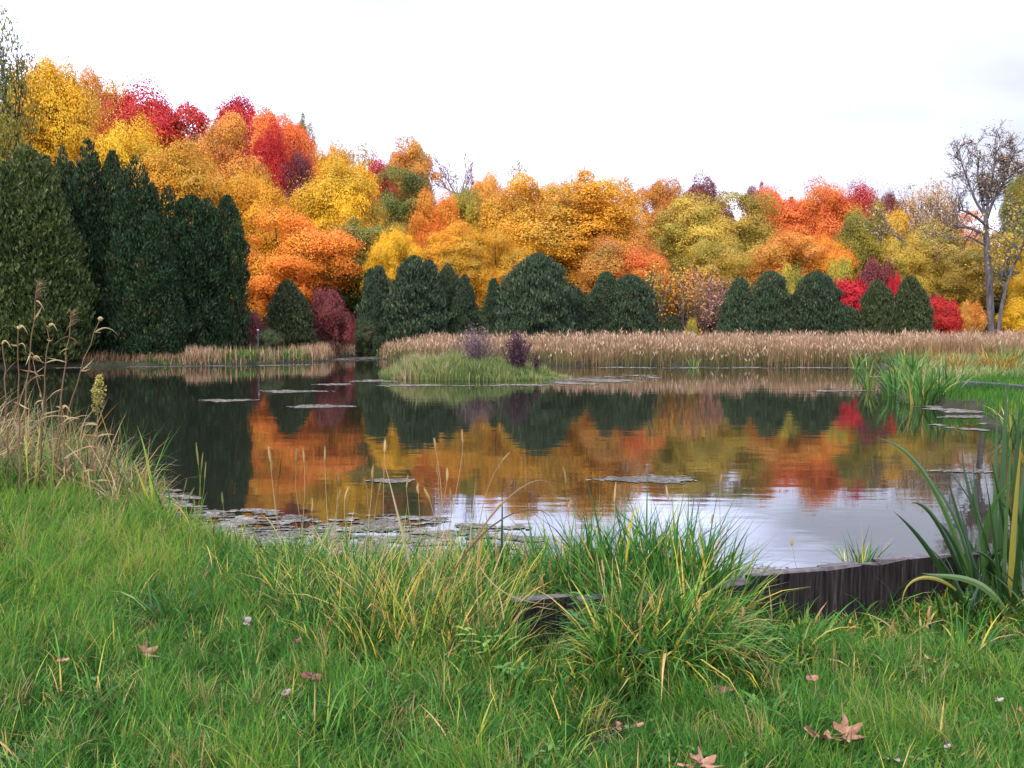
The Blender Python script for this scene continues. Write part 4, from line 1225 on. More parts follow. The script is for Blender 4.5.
def tuft(mbx, x, y, n_, h, w, spread=.05, lean=.25, bias=None, vr=(.05, .6), dry=.12, zoff=0., seg=4, curve=(.2, 1.4)):
    a = rng.uniform(0, 2 * pi, n_); r = np.abs(rng.normal(0, spread, n_))
    px_, py_ = x + r * np.cos(a), y + r * np.sin(a)
    z_ = terr(px_, py_) + zoff
    az_ = a + rng.normal(0, .6, n_) if bias is None else bias + rng.normal(0, .7, n_)
    v_ = np.where(rng.random(n_) < dry, rng.uniform(.72, 1, n_), rng.uniform(vr[0], vr[1], n_))
    blades(mbx, np.stack([px_, py_, z_ - .01], -1), az_, h * rng.uniform(.55, 1.2, n_), w * rng.uniform(.6, 1.3, n_), np.abs(rng.normal(lean * .6, lean * .5, n_)), rng.uniform(*curve, n_), v_, seg, .6, 2.0)


HX = [90, 150, 200, 250, 300, 400, 470, 502, 520, 584, 612, 660, 710, 745, 765, 850, 935, 1000, 1100]
HV = [.17, .15, .15, .22, .46, .54, .52, .44, .12, .14, .48, .58, .52, .32, .20, .17, .16, .24, .24]
FR = [(90, 505), (150, 530), (200, 560), (235, 610), (270, 645), (330, 672), (400, 695), (520, 716), (640, 712), (760, 692), (850, 672), (900, 655), (940, 632), (1000, 640), (1100, 650)]
frx = [a for a, _ in FR]; fry = [gnd(a, b_, .2)[1] for a, b_ in FR]
cnt = 0
while cnt < 2000:
    px = rng.uniform(90, 1080)
    t_ = (px - 512) / FPX
    y0 = np.interp(px, frx, fry)
    if px > 512: y1 = np.interp(px, [512, 1006, 1100], [4.68, 5.75, 6.1]) - .06
    else: y1 = np.interp(px, [90, 138, 185, 330, 430, 512], [10.6, 9.6, 7.7, 6.2, 5.9, 5.6])
    y = y0 + (y1 - y0) * rng.random() ** .8
    x = t_ * y
    h = np.interp(px, HX, HV) * rng.uniform(.65, 1.15) * (.55 + .45 * sstep(0, .35, (y - y0) / max(y1 - y0, .1)))
    if 505 < px < 590 and y > y1 - .30: h *= .55
    if 470 < px < 590 and y > y1 - .45 and rng.random() < .45: cnt += 1; continue
    if 835 < px < 948 and y > y1 - .55 and rng.random() < .5: cnt += 1; continue
    gold_ = math.exp(-((px - 440) / 90) ** 2) + .6 * math.exp(-((px - 330) / 40) ** 2)
    dark_ = sstep(600, 700, px)
    dead = .12 + .36 * gold_ * rng.random() + (.20 * rng.random() if px > 500 else 0)
    bias = None if rng.random() < .6 else (.5 if px < 560 else rng.uniform(-2.2, -.9))
    tuft(mb, x, y, int(rng.integers(10, 20)), h, .011 if px < 540 else .0145, .045, .35, bias, (.02, .66) if px < 600 else (.1, .62), dead, curve=(.2, 1.5) if px < 620 else (.4, 2.3))
    cnt += 1
# bank growing behind the wall gap and on the water side
for _ in range(230):
    px = rng.uniform(470, 745); y = rng.uniform(5.05, 5.65) + .12 * (px - 470) / 275
    x = (px - 512) / FPX * y
    if float(sdist(x, y)) < -.02: y -= .25; x = (px - 512) / FPX * y
    tuft(mb, x, y, int(rng.integers(9, 16)), np.interp(px, [470, 560, 620, 690, 720, 745], [.44, .54, .70, .76, .58, .32]) * rng.uniform(.6, 1.15), .018, .05, .3, None, (.02, .6), .14, curve=(.1, 1.2))
# sprouts rising above the wall on its right part
for px, h in ((700, .5), (722, .45), (738, .4), (772, .30), (655, .6), (640, .55), (620, .5)):
    p_ = wpt(px) + (0, .16); tuft(mb, p_[0], p_[1], 8, h, .011, .03, .25, None, (.15, .65), .15, .1)
for px, h in ((762, .36), (770, .34), (781, .3), (792, .30), (806, .3), (818, .34), (846, .24), (858, .30), (884, .22), (902, .28), (925, .30)):
    p_ = wpt(px) + (0, -.14); tuft(mb, p_[0], p_[1], 13, h * 1.25, .012, .07, .55, -1.4, (.1, .75), .25, seg=5, curve=(.4, 2.4))
# straw lying over between
for _ in range(60):
    px = rng.uniform(370, 510); y = rng.uniform(4.5, 5.2); x = (px - 512) / FPX * y
    tuft(mb, x, y, 7, rng.uniform(.25, .5), .008, .04, .9, .45, (.7, .95), .9, .04, curve=(.3, .9))
# scattered short tufts across the lawn
for _ in range(1500):
    y = 3.0 * (10.5 / 3.0) ** rng.random(); x = rng.uniform(-1, 1) * (.6 * y + .4)
    if float(sdist(x, y)) < .1: continue
    if x > .5 and y < 4.4 and rng.random() < .5: continue
    if x > 1.0 and y > 4.6: continue
    tuft(mb, x, y, int(rng.integers(8, 18)), rng.uniform(.09, .21) * (1 + .05 * y), .0075, .055, .5, None, (.15, .72) if x < .3 else (.05, .62), .13 + .2 * (rng.random() < .15), seg=4)
tag(mb.obj('tall_bank_grass', C['bank']), 'rank mixed green and straw grass along the near shore and timber wall', 'grass', kind='stuff')

# dry tangled growth on the near left shore
mb = MB()
for _ in range(270):
    px = rng.uniform(-70, 138); pyb = rng.uniform(462, 496) + max(0, (px - 60)) * .12
    B = gnd(px, pyb, .22)
    if float(sdist(B[0], B[1])) < -.1: continue
    h = np.interp(px, [-70, 0, 40, 90, 138], [1.15, 1.05, .9, .75, .5]) * rng.uniform(.45, 1.15)
    tuft(mb, B[0], B[1], 11, h, .013, .08, .3, None, (.0, .72), .2, curve=(.0, 2.6), seg=6)
for _ in range(60):
    px = rng.uniform(105, 165); B = gnd(px, rng.uniform(480, 520), .2)
    tuft(mb, B[0], B[1], 10, rng.uniform(.3, .6), .012, .06, .4, None, (.3, .95), .1, curve=(.5, 3.0), seg=6)
tag(mb.obj('dry_shore_grass', C['straw']), 'tangled dry pinkish straw on the near left shore', 'grass', kind='stuff')
mb = MB()
for _ in range(120):
    px = rng.uniform(-70, 150); B = gnd(px, rng.uniform(466, 505), .22)
    if float(sdist(B[0], B[1])) < -.05: continue
    tuft(mb, B[0], B[1], 9, rng.uniform(.35, .95), .013, .07, .3, None, (.0, .7), .2, curve=(.1, 1.6), seg=4)
tag(mb.obj('green_shore_grass', C['bank']), 'green blades growing through the dry straw on the left shore', 'grass', kind='stuff')


# ------------------------------------------------------------------ single plants
def local(root_p, pts):
    return [np.asarray(q, float) - np.asarray(root_p, float) for q in pts]


# big sword-leaved clump at the right
IB = gnd(992, 604, .28)
IB[2] = float(terr(IB[0], IB[1]))
root = empty('sword_leaf_plant', IB, 'large clump of long dark green sword leaves at the right end of the timber wall', 'plant')
LEAVES = [  # base px, control px(s), tip px, Y base, Y tip, width, tone
    ((982, 606), [(948, 500), (920, 445)], (874, 437), 5.5, 5.2, .050, .72),
    ((968, 606), [(935, 545)], (893, 511), 5.45, 5.15, .050, .25),
    ((976, 606), [(945, 520), (925, 500)], (911, 503), 5.6, 5.5, .05, .3),
    ((990, 606), [(965, 540)], (945, 470), 5.6, 5.7, .04, .3),
    ((992, 606), [(976, 520)], (972, 447), 5.7, 5.9, .042, .45),
    ((996, 606), [(994, 490)], (998, 398), 5.6, 5.7, .046, .6),
    ((1000, 606), [(1001, 470)], (1008, 372), 5.75, 5.9, .048, .5),
    ((1004, 606), [(1005, 500)], (1014, 416), 5.5, 5.3, .045, .78),
    ((1008, 606), [(1016, 490)], (1020, 390), 5.65, 5.7, .048, .4),
    ((1012, 606), [(1020, 500)], (1034, 400), 5.7, 5.8, .05, .55),
    ((1010, 606), [(1012, 530)], (1022, 436), 5.4, 5.2, .05, .95),
    ((998, 606), [(985, 540)], (966, 462), 5.8, 6.1, .04, .35),
    ((985, 606), [(962, 556), (950, 530)], (936, 520), 5.5, 5.35, .045, .2),
    ((994, 606), [(975, 545), (985, 500)], (1015, 480), 5.45, 5.2, .05, .68),
    ((1004, 606), [(980, 520), (960, 480)], (962, 440), 5.75, 5.9, .04, .4),
    ((1016, 606), [(1010, 540)], (990, 455), 5.55, 5.4, .045, .3),
    ((1022, 606), [(1022, 540)], (1006, 430), 5.65, 5.6, .05, .5),
    ((1030, 606), [(1040, 520)], (1052, 420), 5.7, 5.8, .05, .5),
    ((1040, 606), [(1050, 530)], (1080, 450), 5.6, 5.5, .05, .4),
    ((1024, 606), [(1030, 540), (1050, 510)], (1090, 530), 5.5, 5.2, .05, .35),
    ((988, 606), [(972, 560)], (958, 500), 5.65, 5.75, .035, .1),
    ((1002, 606), [(1000, 560)], (984, 470), 5.35, 5.1, .045, .42),
    ((1012, 606), [(1018, 550)], (1030, 470), 5.3, 5.1, .05, .3),
    ((1016, 606), [(992, 566), (950, 580)], (921, 573), 5.25, 4.95, .055, .83),
    ((1018, 606), [(1000, 560), (985, 548)], (968, 552), 5.4, 5.2, .04, .25),
    ((972, 606), [(955, 570)], (930, 548), 5.35, 5.3, .035, .15),
]
for bpx, ctl, tpx, yb, yt, w, v in LEAVES:
    n_ = len(ctl) + 1
    yb_ = yb
    pts = [at(*bpx, yb_)]
    for i, c in enumerate(ctl): pts.append(at(*c, yb + (yt - yb) * (i + 1) / n_))
    pts.append(at(*tpx, yt))
    pts[0][2] = min(pts[0][2], IB[2] - .02)
    lf = MB()
    ribbon(lf, bez(local(IB, pts), 14), w * .80, rng.uniform(-.35, .35), v, .16, 2.4, .75)
    o = lf.obj('leaf', C['iris'], root)
    if v > .9: o['label'] = 'yellowed sword leaf'
for _ in range(12):
    bx_ = rng.uniform(975, 1040); tx_ = bx_ + rng.uniform(-62, 22); ty_ = rng.uniform(455, 560); yb_ = rng.uniform(5.3, 5.8)
    pts = [at(bx_, 606, yb_), at(bx_ - 6, (606 + ty_) / 2 - 25, yb_), at(tx_, ty_, yb_ + rng.uniform(-.3, .2))]
    pts[0][2] = IB[2] - .02
    lf = MB(); ribbon(lf, bez(local(IB, pts), 12), rng.uniform(.026, .038), rng.uniform(-.8, .8), rng.uniform(.05, .6), .16, 2.4, .75)
    lf.obj('leaf', C['iris'], root)
lf = MB()
ribbon(lf, bez(local(IB, [at(956, 590, 5.3), at(936, 572, 5.05), at(898, 568, 4.95), at(902, 614, 4.95)]), 16), .024, .35, .97)
lf.obj('leaf', C['iris'], root)['label'] = 'drooping yellow blade hanging over the wall'
lf = MB()
k = 90
a = rng.uniform(0, 2 * pi, k)
blades(lf, np.stack([rng.normal(.1, .28, k), rng.normal(0, .15, k), np.full(k, -.02)], -1), a, rng.uniform(.2, .6, k), .022, rng.uniform(.1, .6, k), rng.uniform(.2, 1.8, k), rng.uniform(0, .5, k), 5)
lf.obj('low_leaves', C['iris'], root)

# tufts that stand apart
def grass_plant(name, label, px, py, n_, h, w, colr, z=.2, spread=.06, lean=.5, curve=(.4, 2.2), vr=(0, .5), dry=.1, cat='grass tuft', zoff=0.):
    B = gnd(px, py, z); B[2] = float(terr(B[0], B[1])) if z > .1 and not zoff else z
    root = empty(name, B, label, cat)
    lf = MB()
    a = rng.uniform(0, 2 * pi, n_); r = np.abs(rng.normal(0, spread, n_))
    v_ = np.where(rng.random(n_) < dry, rng.uniform(.75, 1, n_), rng.uniform(*vr, n_))
    blades(lf, np.stack([r * np.cos(a), r * np.sin(a), np.full(n_, -.02)], -1), a + rng.normal(0, .5, n_), h * rng.uniform(.6, 1.2, n_), w * rng.uniform(.6, 1.3, n_),
           np.abs(rng.normal(lean * .5, lean * .4, n_)), rng.uniform(*curve, n_), v_, 6, .5, 2.2)
    lf.obj('blades', C[colr], root)
    return root


grass_plant('grass_tussock', 'dark green arching tussock in the lawn at left', 165, 628, 90, .42, .010, 'bank', .2, .07, .8, (.8, 2.2), (0, .45), .05)
grass_plant('grass_tussock', 'smaller arching tussock right of the dark tussock', 215, 590, 50, .36, .009, 'bank', .2, .06, .8, (.8, 2.2), (.1, .55), .08)
grass_plant('grass_tuft', 'spiky green tuft growing behind the timber wall at right', 862, 576, 60, .36, .012, 'bank', .12, .06, .5, (.1, 1.3), (.05, .62), .18, zoff=1)
grass_plant('grass_tuft', 'broad bladed tuft spilling over the lawn in front of the wall', 724, 668, 60, .42, .014, 'bank', .2, .06, .7, (.8, 2.4), (.05, .55), .06)
grass_plant('grass_tuft', 'arching tuft below the right half of the timber wall', 800, 664, 60, .36, .012, 'bank', .2, .07, .7, (.8, 2.4), (.05, .5), .10)
grass_plant('grass_tuft', 'slanting green tuft at the foot of the sword leaves', 960, 650, 80, .34, .012, 'bank', .24, .1, .6, (.4, 1.8), (.05, .55), .08)
grass_plant('grass_tuft', 'stout blue green tuft in the straw left of the wall end', 415, 668, 40, .36, .014, 'bank', .2, .05, .45, (.2, 1.0), (.25, .55), .05)
B = gnd(160, 524, .15)
root = empty('shore_blades', B, 'upright olive and yellow blades at the shore right of the dry straw', 'grass tuft')
lf = MB()
for dx, tip, v in ((0, (137, 425), .74), (6, (148, 470), .35), (10, (161, 462), .3), (14, (166, 480), .66), (3, (133, 460), .8), (8, (156, 490), .1), (-4, (128, 478), .78)):
    ribbon(lf, bez(local(B, [at(156 + dx, 528, B[1]), at(tip[0] + 14, tip[1] + 36, B[1] + .1), at(*tip, B[1] - .1)]), 10), .032, rng.uniform(-.6, .6), v)
lf.obj('blades', C['bank'], root)


# foxtail grasses
def seedhead(mbx, p0, p1, r):
    ax = bez([p0, (np.asarray(p0) + p1) / 2 + rng.normal(0, .004, 3), p1], 6)
    tube(mbx, ax, r * np.array([.35, .9, 1, .95, .7, .2]), 6, .5)
    n_ = 70
    s = rng.random((n_, 1)); q = np.asarray(p0) * (1 - s) + np.asarray(p1) * s
    d = unit(np.asarray(p1) - p0)
    dirs = unit(rng.normal(size=(n_, 3)) + d * .9)
    tip = q + dirs * r * 2.1
    w = unit(np.cross(dirs, rng.normal(size=(n_, 3)))) * .0009
    V = np.stack([q - w, q + w, tip], 1)
    mbx.add(V.reshape(-1, 3), np.arange(n_ * 3).reshape(-1, 3), rng.random(n_))


GF = 'foxtail grasses along the near shore'
FOX = [
    ('foxtail tuft with green heads at the shore left of the orange reflection', 190, 560, 7.2, 'greenhead', 'bank',
     [(196, 443, 465), (203, 452, 470), (187, 478, 492), (206, 462, 480), (222, 492, 504), (164, 476, 492), (194, 488, 500)]),
    ('pair of tall foxtails with upright heads over the dark orange reflection at left', 288, 590, 6.0, 'head', 'straw',
     [(268, 446, 462), (297, 448, 464), (271, 458, 472), (303, 449, 462)]),
    ('foxtails with nodding heads left of the golden tuft', 326, 590, 5.6, 'head', 'straw', [(325, 446, 462), (336, 474, 486), (312, 498, 512), (341, 489, 502)]),
    ('foxtails with tall straw blades in the golden tuft', 372, 600, 5.3, 'head', 'straw', [(385, 439, 452), (373, 466, 479), (364, 478, 490), (381, 480, 492), (349, 487, 500)]),
    ('tallest foxtails standing at the middle of the near shore', 432, 605, 5.3, 'head', 'straw',
     [(434, 438, 452), (462, 429, 444), (437, 463, 476), (447, 468, 481), (418, 483, 494), (424, 488, 500), (408, 475, 488), (450, 488, 500)]),
    ('foxtail leaning right with a slanted head beside the tallest foxtails', 455, 606, 5.2, 'head', 'straw', [(510, 452, 462), (505, 500, 508)]),
    ('single foxtail standing left of the green blades at centre', 562, 606, 5.2, 'head', 'straw', [(563, 467, 484), (571, 500, 510)]),
    ('lone foxtail with pale head against the gold reflection at centre', 616, 600, 5.3, 'head', 'straw', [(616, 482, 502)]),
    ('short foxtail under the floating whitish mat', 667, 600, 5.4, 'head', 'straw', [(666, 486, 500)]),
    ('thin foxtail at the right over the water', 722, 590, 5.4, 'head', 'straw', [(722, 474, 486), (713, 514, 524)]),
    ('faint foxtail with a nodding head above the timber wall', 800, 596, 5.5, 'head', 'straw', [(792, 538, 546)]),
    ('short green foxtails in the grass right of the dark tussock', 228, 600, 5.8, 'greenhead', 'bank', [(232, 530, 542), (246, 520, 532), (214, 524, 536), (258, 540, 552)]),
    ('short tan foxtails poking from the grass around the wall end', 505, 640, 4.6, 'head', 'straw', [(480, 540, 552), (498, 548, 560), (520, 566, 578), (540, 575, 588), (470, 556, 568), (602, 560, 574)]),
    ('short tan foxtails drooping in the grass before the middle of the wall', 690, 690, 4.45, 'head', 'straw', [(672, 590, 604), (700, 600, 614), (716, 610, 624), (650, 596, 610), (742, 606, 618), (630, 622, 636)]),
    ('small brown foxtails at the foot of the right wall end', 905, 660, 5.0, 'head', 'straw', [(905, 612, 622), (920, 618, 628), (893, 622, 634), (930, 606, 618), (946, 624, 636)]),
]
for lab, px, pyb, Yd, hc, sc_, heads in FOX:
    B = at(px, pyb, Yd); B[2] = float(terr(B[0], B[1]))
    root = empty('foxtail_grass', B, lab, 'grass', GF)
    for hx_, y0, y1 in heads:
        yd = Yd + rng.uniform(-.15, .15)
        p0 = at(hx_ + rng.normal(0, 2.2), y1, yd); p1 = at(hx_, y0, yd + rng.normal(0, .02))
        if 'leaning' in lab: p0 = at(hx_ - 9, y1 + 1, yd)
        p0, p1 = local(B, [p0, p1])
        st = MB()
        b0 = np.array([rng.normal(0, .10) + (p0[0] * .35), rng.normal(0, .05), -.03])
        tube(st, bez([b0, p0 - (p1 - p0) * rng.uniform(1.5, 3.5) + np.array([rng.normal(0, .015), 0, 0]), p0], 9), np.linspace(.0024, .0012, 9), 4, rng.uniform(.55, .9))
        if rng.random() < .7:
            s0 = b0 * .6 + p0 * .4; s1 = s0 + np.array([rng.normal(0, .12), rng.normal(0, .05), .16])
            ribbon(st, bez([s0, (s0 + s1) / 2 + (0, 0, .07), s1], 7), .008, rng.uniform(-1, 1), rng.uniform(.5, .9))
        so = st.obj('stem', C[sc_], root)
        hd = MB(); seedhead(hd, p0, p1, rng.uniform(.0050, .0075)); hd.obj('seed_head', C[hc], so)

# curled dry blades and tall straw blades at centre
for lab, pts, yd, w, v in [
    ('dry brown blade arching to the right in a hook over the water', [(430, 600), (470, 500), (555, 450), (553, 498)], 5.1, .012, .3),
    ('dry dark blade curling over at its tip below the hooked blade', [(420, 606), (470, 490), (560, 492), (553, 532)], 5.0, .012, .1),
    ('stiff dark green blade standing at centre of the near shore', [(499, 600), (503, 540), (502, 480)], 5.2, .02, None),
    ('yellow blade leaning right from the golden tuft', [(470, 600), (478, 550), (488, 517)], 5.0, .016, 1.0),
    ('tall straw blade bent left above the golden tuft', [(425, 605), (395, 500), (384, 462)], 5.2, .018, .85),
    ('straight pale straw stalk right of the golden tuft', [(462, 605), (470, 540), (476, 476)], 5.2, .008, .8),
    ('long thin curved straw crossing the top of the timber end', [(480, 566), (500, 606), (560, 604)], 4.55, .006, .7)]:
    P0 = at(*pts[0], yd); z_ = float(terr(P0[0], P0[1])); B = np.array([P0[0], P0[1], z_])
    pp = [at(*q, yd + rng.uniform(-.08, .08)) for q in pts]
    if pts[0][1] > 590: pp[0][2] = z_ - .02
    mb = MB(); ribbon(mb, bez(local(B, pp), 18), w, rng.uniform(-.5, .5), .1 if v is None else v)
    o = mb.obj('bent_straw', C['iris' if v is None else 'straw']); o.location = tuple(B)
    tag(o, lab, 'grass straw', 'bent straws over the near shore', 'thing')

# tall dead weeds at the left
GW = 'tall dead weed stalks on the left shore'
for lab, pts, yd, kind in [
    ('tall dead stalk with a nodding feathery tip, highest on the left shore', [(18, 500), (25, 400), (38, 283)], 9.2, 'feather'),
    ('dead stalk with a bent broken top at the left edge', [(8, 500), (8, 420), (2, 345)], 9.0, 'curl'),
    ('bare grey stalk slanting right with a round seed cap', [(48, 500), (66, 400), (100, 320)], 9.3, 'cap'),
    ('slim dead stalk with a plume, between the tallest and the slanting one', [(52, 495), (62, 390), (72, 312)], 9.6, 'feather'),
    ('dead stalk leaning right with small side leaves', [(40, 498), (42, 400), (48, 328)], 9.1, 'leaf'),
    ('short dead stalk with pale leaves near the left edge', [(20, 498), (20, 430), (18, 330)], 8.8, 'leaf'),
    ('thick greenish stalk in the straw, left of the goldenrod', [(58, 500), (50, 440), (34, 360)], 9.4, 'leaf'),
    ('rusty short stalk beside the goldenrod', [(64, 505), (66, 450), (62, 410)], 8.9, 'leaf'),
]:
    B = at(*pts[0], yd); B[2] = float(terr(B[0], B[1])) - .02
    pp = [at(*q, yd + rng.uniform(-.1, .1)) for q in pts]; pp[0] = B.copy()
    path = bez(local(B, pp), 14)
    root = empty('dead_weed', B, lab, 'weed', GW)
    st = MB(); tube(st, path + rng.normal(0, .006, path.shape), np.linspace(.010, .004, 14), 6, .3); st.obj('stem', C['straw'], root, True)
    lf = MB()
    for i in range(4, 13):
        for _ in range(rng.integers(0, 3)):
            a = rng.uniform(0, 2 * pi); d = np.array([math.cos(a), math.sin(a), rng.uniform(-.5, .8)]); ln = rng.uniform(.05, .26)
            ribbon(lf, bez([path[i], path[i] + d * ln * .6 + rng.normal(0, .02, 3), path[i] + d * ln + (0, 0, rng.uniform(-.16, .06))], 8), rng.uniform(.008, .022), rng.uniform(-1, 1), rng.uniform(.2, .9))
    lf.obj('leaves', C['straw'], root)
    hd = MB(); tp = path[-1]; d = unit(path[-1] - path[-3])
    if kind == 'feather':
        n_ = 110
        q = tp - d * rng.uniform(0, .16, (n_, 1))
        blades(hd, q, rng.normal(0, .8, n_), rng.uniform(.05, .13, n_), .006, rng.uniform(.5, 1.3, n_), .8, rng.uniform(.2, .9, n_), 3)
    elif kind == 'cap':
        tube(hd, [tp - d * .015, tp, tp + d * .02, tp + d * .035], [.006, .022, .024, .006], 8, .7)
        blades(hd, np.repeat(tp[None], 16, 0), rng.uniform(0, 6.3, 16), .05, .008, 1.0, .4, .8, 2)
    else:
        ribbon(hd, bez([tp, tp + d * .1 + (.03, 0, 0), tp + (.09, 0, -.04)], 8), .02, .3, .9)
        blades(hd, np.repeat(tp[None], 10, 0), rng.uniform(0, 6.3, 10), .1, .012, .6, 1.2, .8, 3)
    hd.obj('seed_head', C['straw'], root)

# goldenrod
B = at(94, 500, 8.9); B[2] = float(terr(B[0], B[1])) - .02
root = empty('goldenrod', B, 'goldenrod with a yellow green flower spike rising from the dry straw', 'flower')
pp = local(B, [B, at(97, 445, 8.9), at(99, 376, 8.9)]); path = bez(pp, 12)
st = MB(); tube(st, path, np.linspace(.009, .004, 12), 6, .4); st.obj('stem', C['straw'], root, True)
fl = MB(); k = 700
s = rng.random(k) ** .8; ax = np.stack([np.interp(s, [0, 1], [path[8][c], path[11][c]]) for c in range(3)], -1)
wd_ = np.interp(s, [0, .25, .6, 1], [.03, .075, .075, .025])
P = ax + unit(rng.normal(size=(k, 3))) * (wd_ * rng.uniform(.3, 1, k))[:, None]
cards(fl, P, unit(rng.normal(size=(k, 3)) + (0, -.3, .6)), rng.uniform(.014, .03, k), .7, np.clip(.3 + .5 * s + rng.normal(0, .2, k), 0, 1)); fl.obj('flower_spike', C['goldenrod'], root)
lf = MB()
for i in range(1, 8):
    for _ in range(3):
        a = rng.uniform(0, 2 * pi); d = np.array([math.cos(a), math.sin(a), .35]); ln = rng.uniform(.09, .17)
        ribbon(lf, bez([path[i], path[i] + d * ln * .6, path[i] + d * ln + (0, 0, -.05)], 6), .02, rng.uniform(-1, 1), rng.uniform(.2, .8))
lf.obj('leaves', C['straw'], root)


def leaf_blade(mbx, p, d, up, ln, wd, v, m=0):
    """simple pointed oval leaf"""
    d = unit(np.asarray(d, float)); s = unit(np.cross(d, up)); nrm = np.cross(s, d)
    t = np.linspace(0, 1, 8); w = wd * .5 * np.sin(pi * t ** .8) ** .9; w[0] = .001; w[-1] = .0005
    C0 = np.asarray(p, float) + d * (t * ln)[:, None] - nrm * (.25 * ln * t ** 2)[:, None]
    V = np.stack([C0 - s * w[:, None] + nrm * (w * .3)[:, None], C0, C0 + s * w[:, None] + nrm * (w * .3)[:, None]], 1).reshape(-1, 3)
    i = np.arange(7) * 3
    F = np.concatenate([np.stack([i, i + 1, i + 4, i + 3], -1), np.stack([i + 1, i + 2, i + 5, i + 4], -1)])
    mbx.add(V, F, v, m)


for lab, px, py, z, H, vv, ln in [
    ('leafy green weed with pointed leaves before the left timber', 585, 668, .2, .30, (.0, .45), .085),
    ('yellow green leafy weed at the edge of the straw', 483, 690, .2, .26, (.75, 1), .06),
    ('low leafy weed with lime leaves left of the timber end', 512, 706, .2, .14, (.4, .8), .06)]:
    B = gnd(px, py, z); B[2] = float(terr(B[0], B[1]))
    root = empty('leafy_weed', B, lab, 'weed')
    st, lf = MB(), MB()
    for s in range(4):
        e = np.array([rng.normal(0, .06), rng.normal(0, .05), H * rng.uniform(.7, 1.1)])
        path = bez([(0, 0, -.02), e * (.3, .3, .6), e], 8); tube(st, path, np.linspace(.003, .0015, 8), 5, .3)
        for i in range(2, 8):
            a = rng.uniform(0, 2 * pi)
            for q in (0, pi):
                leaf_blade(lf, path[i], (math.cos(a + q), math.sin(a + q), .25), (0, 0, 1), ln * rng.uniform(.7, 1.1), ln * .32, rng.uniform(*vv))
    st.obj('stems', C['weedleaf'], root); lf.obj('leaves', C['weedleaf'], root)

for lab, px, py, d, ln, wd, colr, v in [
    ('broad green dock leaf lying open in the grass before the wall', 636, 648, (.75, -.25, -.38), .16, .06, 'weedleaf', .05),
    ('reddish brown broad leaf drooping in the grass at centre right', 702, 694, (.9, -.1, .30), .14, .045, 'fallendark', .8)]:
    p_ = at(px, py, 4.15 if colr == 'weedleaf' else 4.0)
    B = np.array([p_[0], p_[1], float(terr(p_[0], p_[1]))])
    root = empty('broad_leaf_plant', B, lab, 'plant')
    st = MB(); q = p_ - B; tube(st, bez([(0.01, 0.02, -.01), (q[0], .02, q[2] * .6), q], 6), np.full(6, .0025), 5, .3); st.obj('stalk', C['weedleaf'], root)
    lf = MB(); leaf_blade(lf, q, d, (0, -.6, .8), ln, wd, v); lf.obj('leaf', C[colr], root)

# lawn-side broad blades at lower right
B = gnd(770, 726, .2); B[2] = float(terr(B[0], B[1]))
root = empty('broad_grass', B, 'pair of pale broad grass blades lying on the lawn at right', 'grass')
lf = MB()
for d, v in (((.8, .25, .35), .75), ((.55, .5, .5), .6), ((-.5, .4, .5), .5)):
    leaf_blade(lf, (0, 0, 0), d, (0, -.4, .9), .16, .022, v)
lf.obj('blades', C['bank'], root)


# ------------------------------------------------------------------ fallen leaves
def fallen(label, px, py, size, rot, colr, shape, curl=.35, tilt=(0, 0), lift=.05):
    B = gnd(px, py, .24); z_ = float(terr(B[0], B[1])); B = gnd(px, py, z_ + lift + .035)
    root = empty('fallen_leaf', B, label, 'leaf', 'fallen leaves on the grass')
    root.rotation_euler = (tilt[0], tilt[1], rot)
    size = size * 1.15
    n_ = 72; th = np.linspace(-pi, pi, n_, endpoint=False)
    if shape == 'maple':
        r = .42 + .58 * np.max([np.exp(-((th - c) / wd) ** 2) * a for c, a, wd in ((0, 1, .28), (1.05, .92, .26), (-1.05, .92, .26), (2.05, .6, .26), (-2.05, .6, .26))], 0)
        r *= 1 + .08 * np.sin(th * 17)
        r *= 1 - .5 * np.exp(-((np.abs(th) - pi) / .35) ** 2)
    elif shape == 'oak':
        r = (.55 + .45 * np.abs(np.cos(th / 2)) ** 2) * (.72 + .28 * np.sin(th * 6 + .9)) * (1 - .35 * np.abs(np.sin(th)))
    else:
        r = .95 / np.sqrt((np.cos(th)) ** 2 + (np.sin(th) / .42) ** 2)
    r = r * size / 2
    lf = MB(); rings = [0.02, .45, .75, 1.0]
    V = []
    for f in rings:
        x = r * f * np.cos(th); y = r * f * np.sin(th)
        zz_ = curl * (y ** 2) / size * 1.6 + curl * .5 * np.maximum(x, 0) ** 2 / size + .05 * size * np.sin(th * 5 + rot) * f ** 2
        V.append(np.stack([x, y, zz_], -1))
    V = np.concatenate(V)
    F = []
    for i in range(len(rings) - 1):
        j = np.arange(n_)
        F.append(np.stack([i * n_ + j, i * n_ + (j + 1) % n_, (i + 1) * n_ + (j + 1) % n_, (i + 1) * n_ + j], -1))
    F = np.concatenate(F)
    lf.add(V, F, np.clip(.5 + .3 * np.sin(np.tile(th, 3) * 2.5) + rng.normal(0, .12, len(F)), 0, 1))
    lf.obj('blade', C[colr], root, True)
    st = MB(); tube(st, bez([(-size * .02, 0, .0), (-size * .35, 0, .01), (-size * .55, size * .06, .03)], 6), np.linspace(.0022, .0014, 6), 5, .2)
    st.obj('stalk', C[colr], root)
    return root


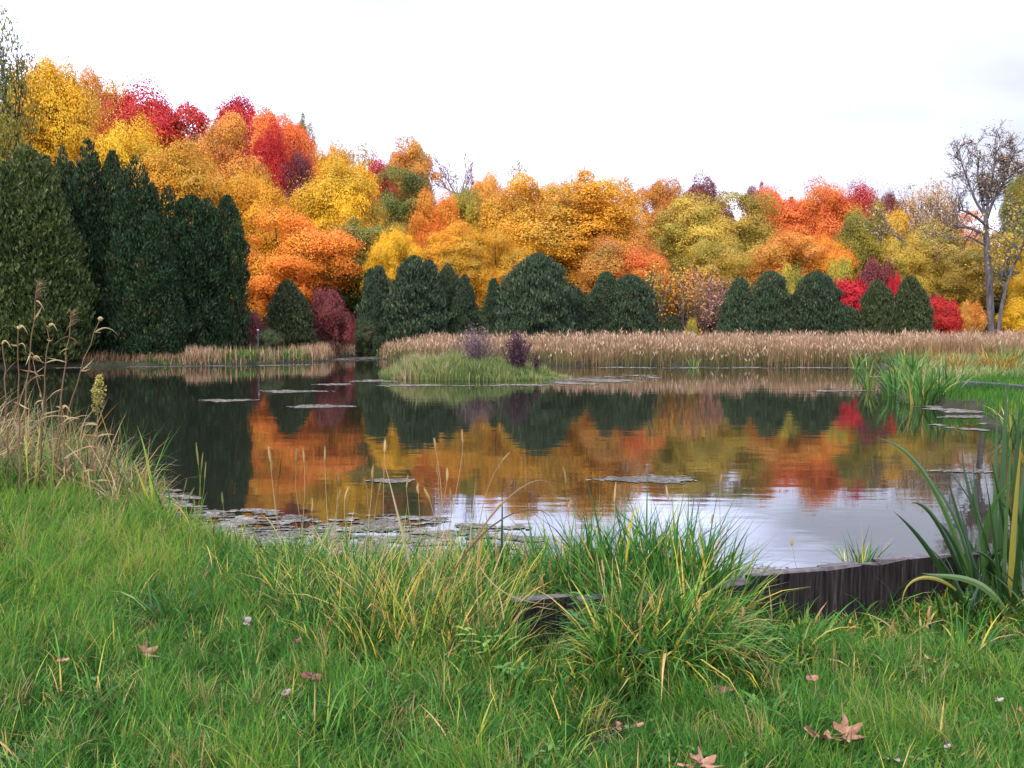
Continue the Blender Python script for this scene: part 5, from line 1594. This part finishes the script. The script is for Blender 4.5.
for a in [
    ('pinkish tan lobed leaf, left of the pair lying on the lawn at lower right', 824, 738, .155, 2.2, 'fallen', 'maple', .5, (.35, .1), .06),
    ('curled tan leaf, right of the pair lying on the lawn at lower right', 846, 733, .13, .3, 'fallen', 'maple', .7, (.5, -.2), .06),
    ('whitish sliver of leaf at the bottom edge of the lawn', 891, 759, .075, 2.0, 'fallenpale', 'oval', .4, (.2, .3), .05),
    ('small white leaf scrap on the lawn at right', 948, 746, .035, .4, 'fallenpale', 'oval', .6, (.3, 0), .05),
    ('tan leaf cut by the bottom edge near the middle', 703, 763, .12, .7, 'fallen', 'maple', .5, (.35, .1), .06),
    ('small tan leaf left of the one at the bottom edge', 688, 766, .07, 2.9, 'fallen', 'oak', .5, (.3, 0), .05),
    ('reddish upright leaf in the grass below the tall blades', 618, 726, .07, 1.4, 'fallen', 'oval', .6, (.9, .2), .06),
    ('pink curled leaf beside the reddish upright leaf', 637, 725, .055, .5, 'fallen', 'oak', .8, (.5, .2), .06),
    ('pale pink oak leaf hanging in the grass right of the dark tussock', 246, 622, .15, 1.7, 'fallenpale', 'oak', .5, (1.0, .2), .12),
    ('tan leaf at the foot of the dark tussock', 146, 652, .12, 1.2, 'fallen', 'maple', .5, (.8, .1), .08),
    ('small tan leaf on the lawn left of the dark tussock', 63, 660, .05, .3, 'fallen', 'oval', .5, (.3, 0), .07),
    ('pink leaf scrap on the lawn below the golden tuft', 286, 692, .05, 1.1, 'fallenpale', 'oval', .4, (.8, 0), .07),
    ('brown curled leaf in the grass left of the golden tuft', 296, 641, .06, 1.0, 'fallendark', 'oak', .7, (.7, 0), .12),
    ('brown oval leaf at the front of the golden tuft', 312, 676, .09, .4, 'fallendark', 'oval', .3, (.5, .3), .05),
    ('tan leaf half cut by the right edge of the lawn', 1021, 712, .07, 1.2, 'fallen', 'maple', .5, (.6, 0), .07),
    ('pale leaf under the sword leaves at right', 998, 700, .05, .2, 'fallenpale', 'oak', .6, (.4, 0), .07),
    ('brown leaf lying before the right wall end', 932, 660, .08, 2.0, 'fallen', 'oak', .7, (.6, 0), .08),
    ('dark red leaf scrap in the grass before the right part of the wall', 818, 692, .06, 1.6, 'fallendark', 'oval', .6, (.8, 0), .06),
    ('orange brown leaf lying on the grass left of the dark red scrap', 812, 678, .07, .6, 'fallen', 'oval', .6, (.5, .2), .09),
]:
    fallen(*a)
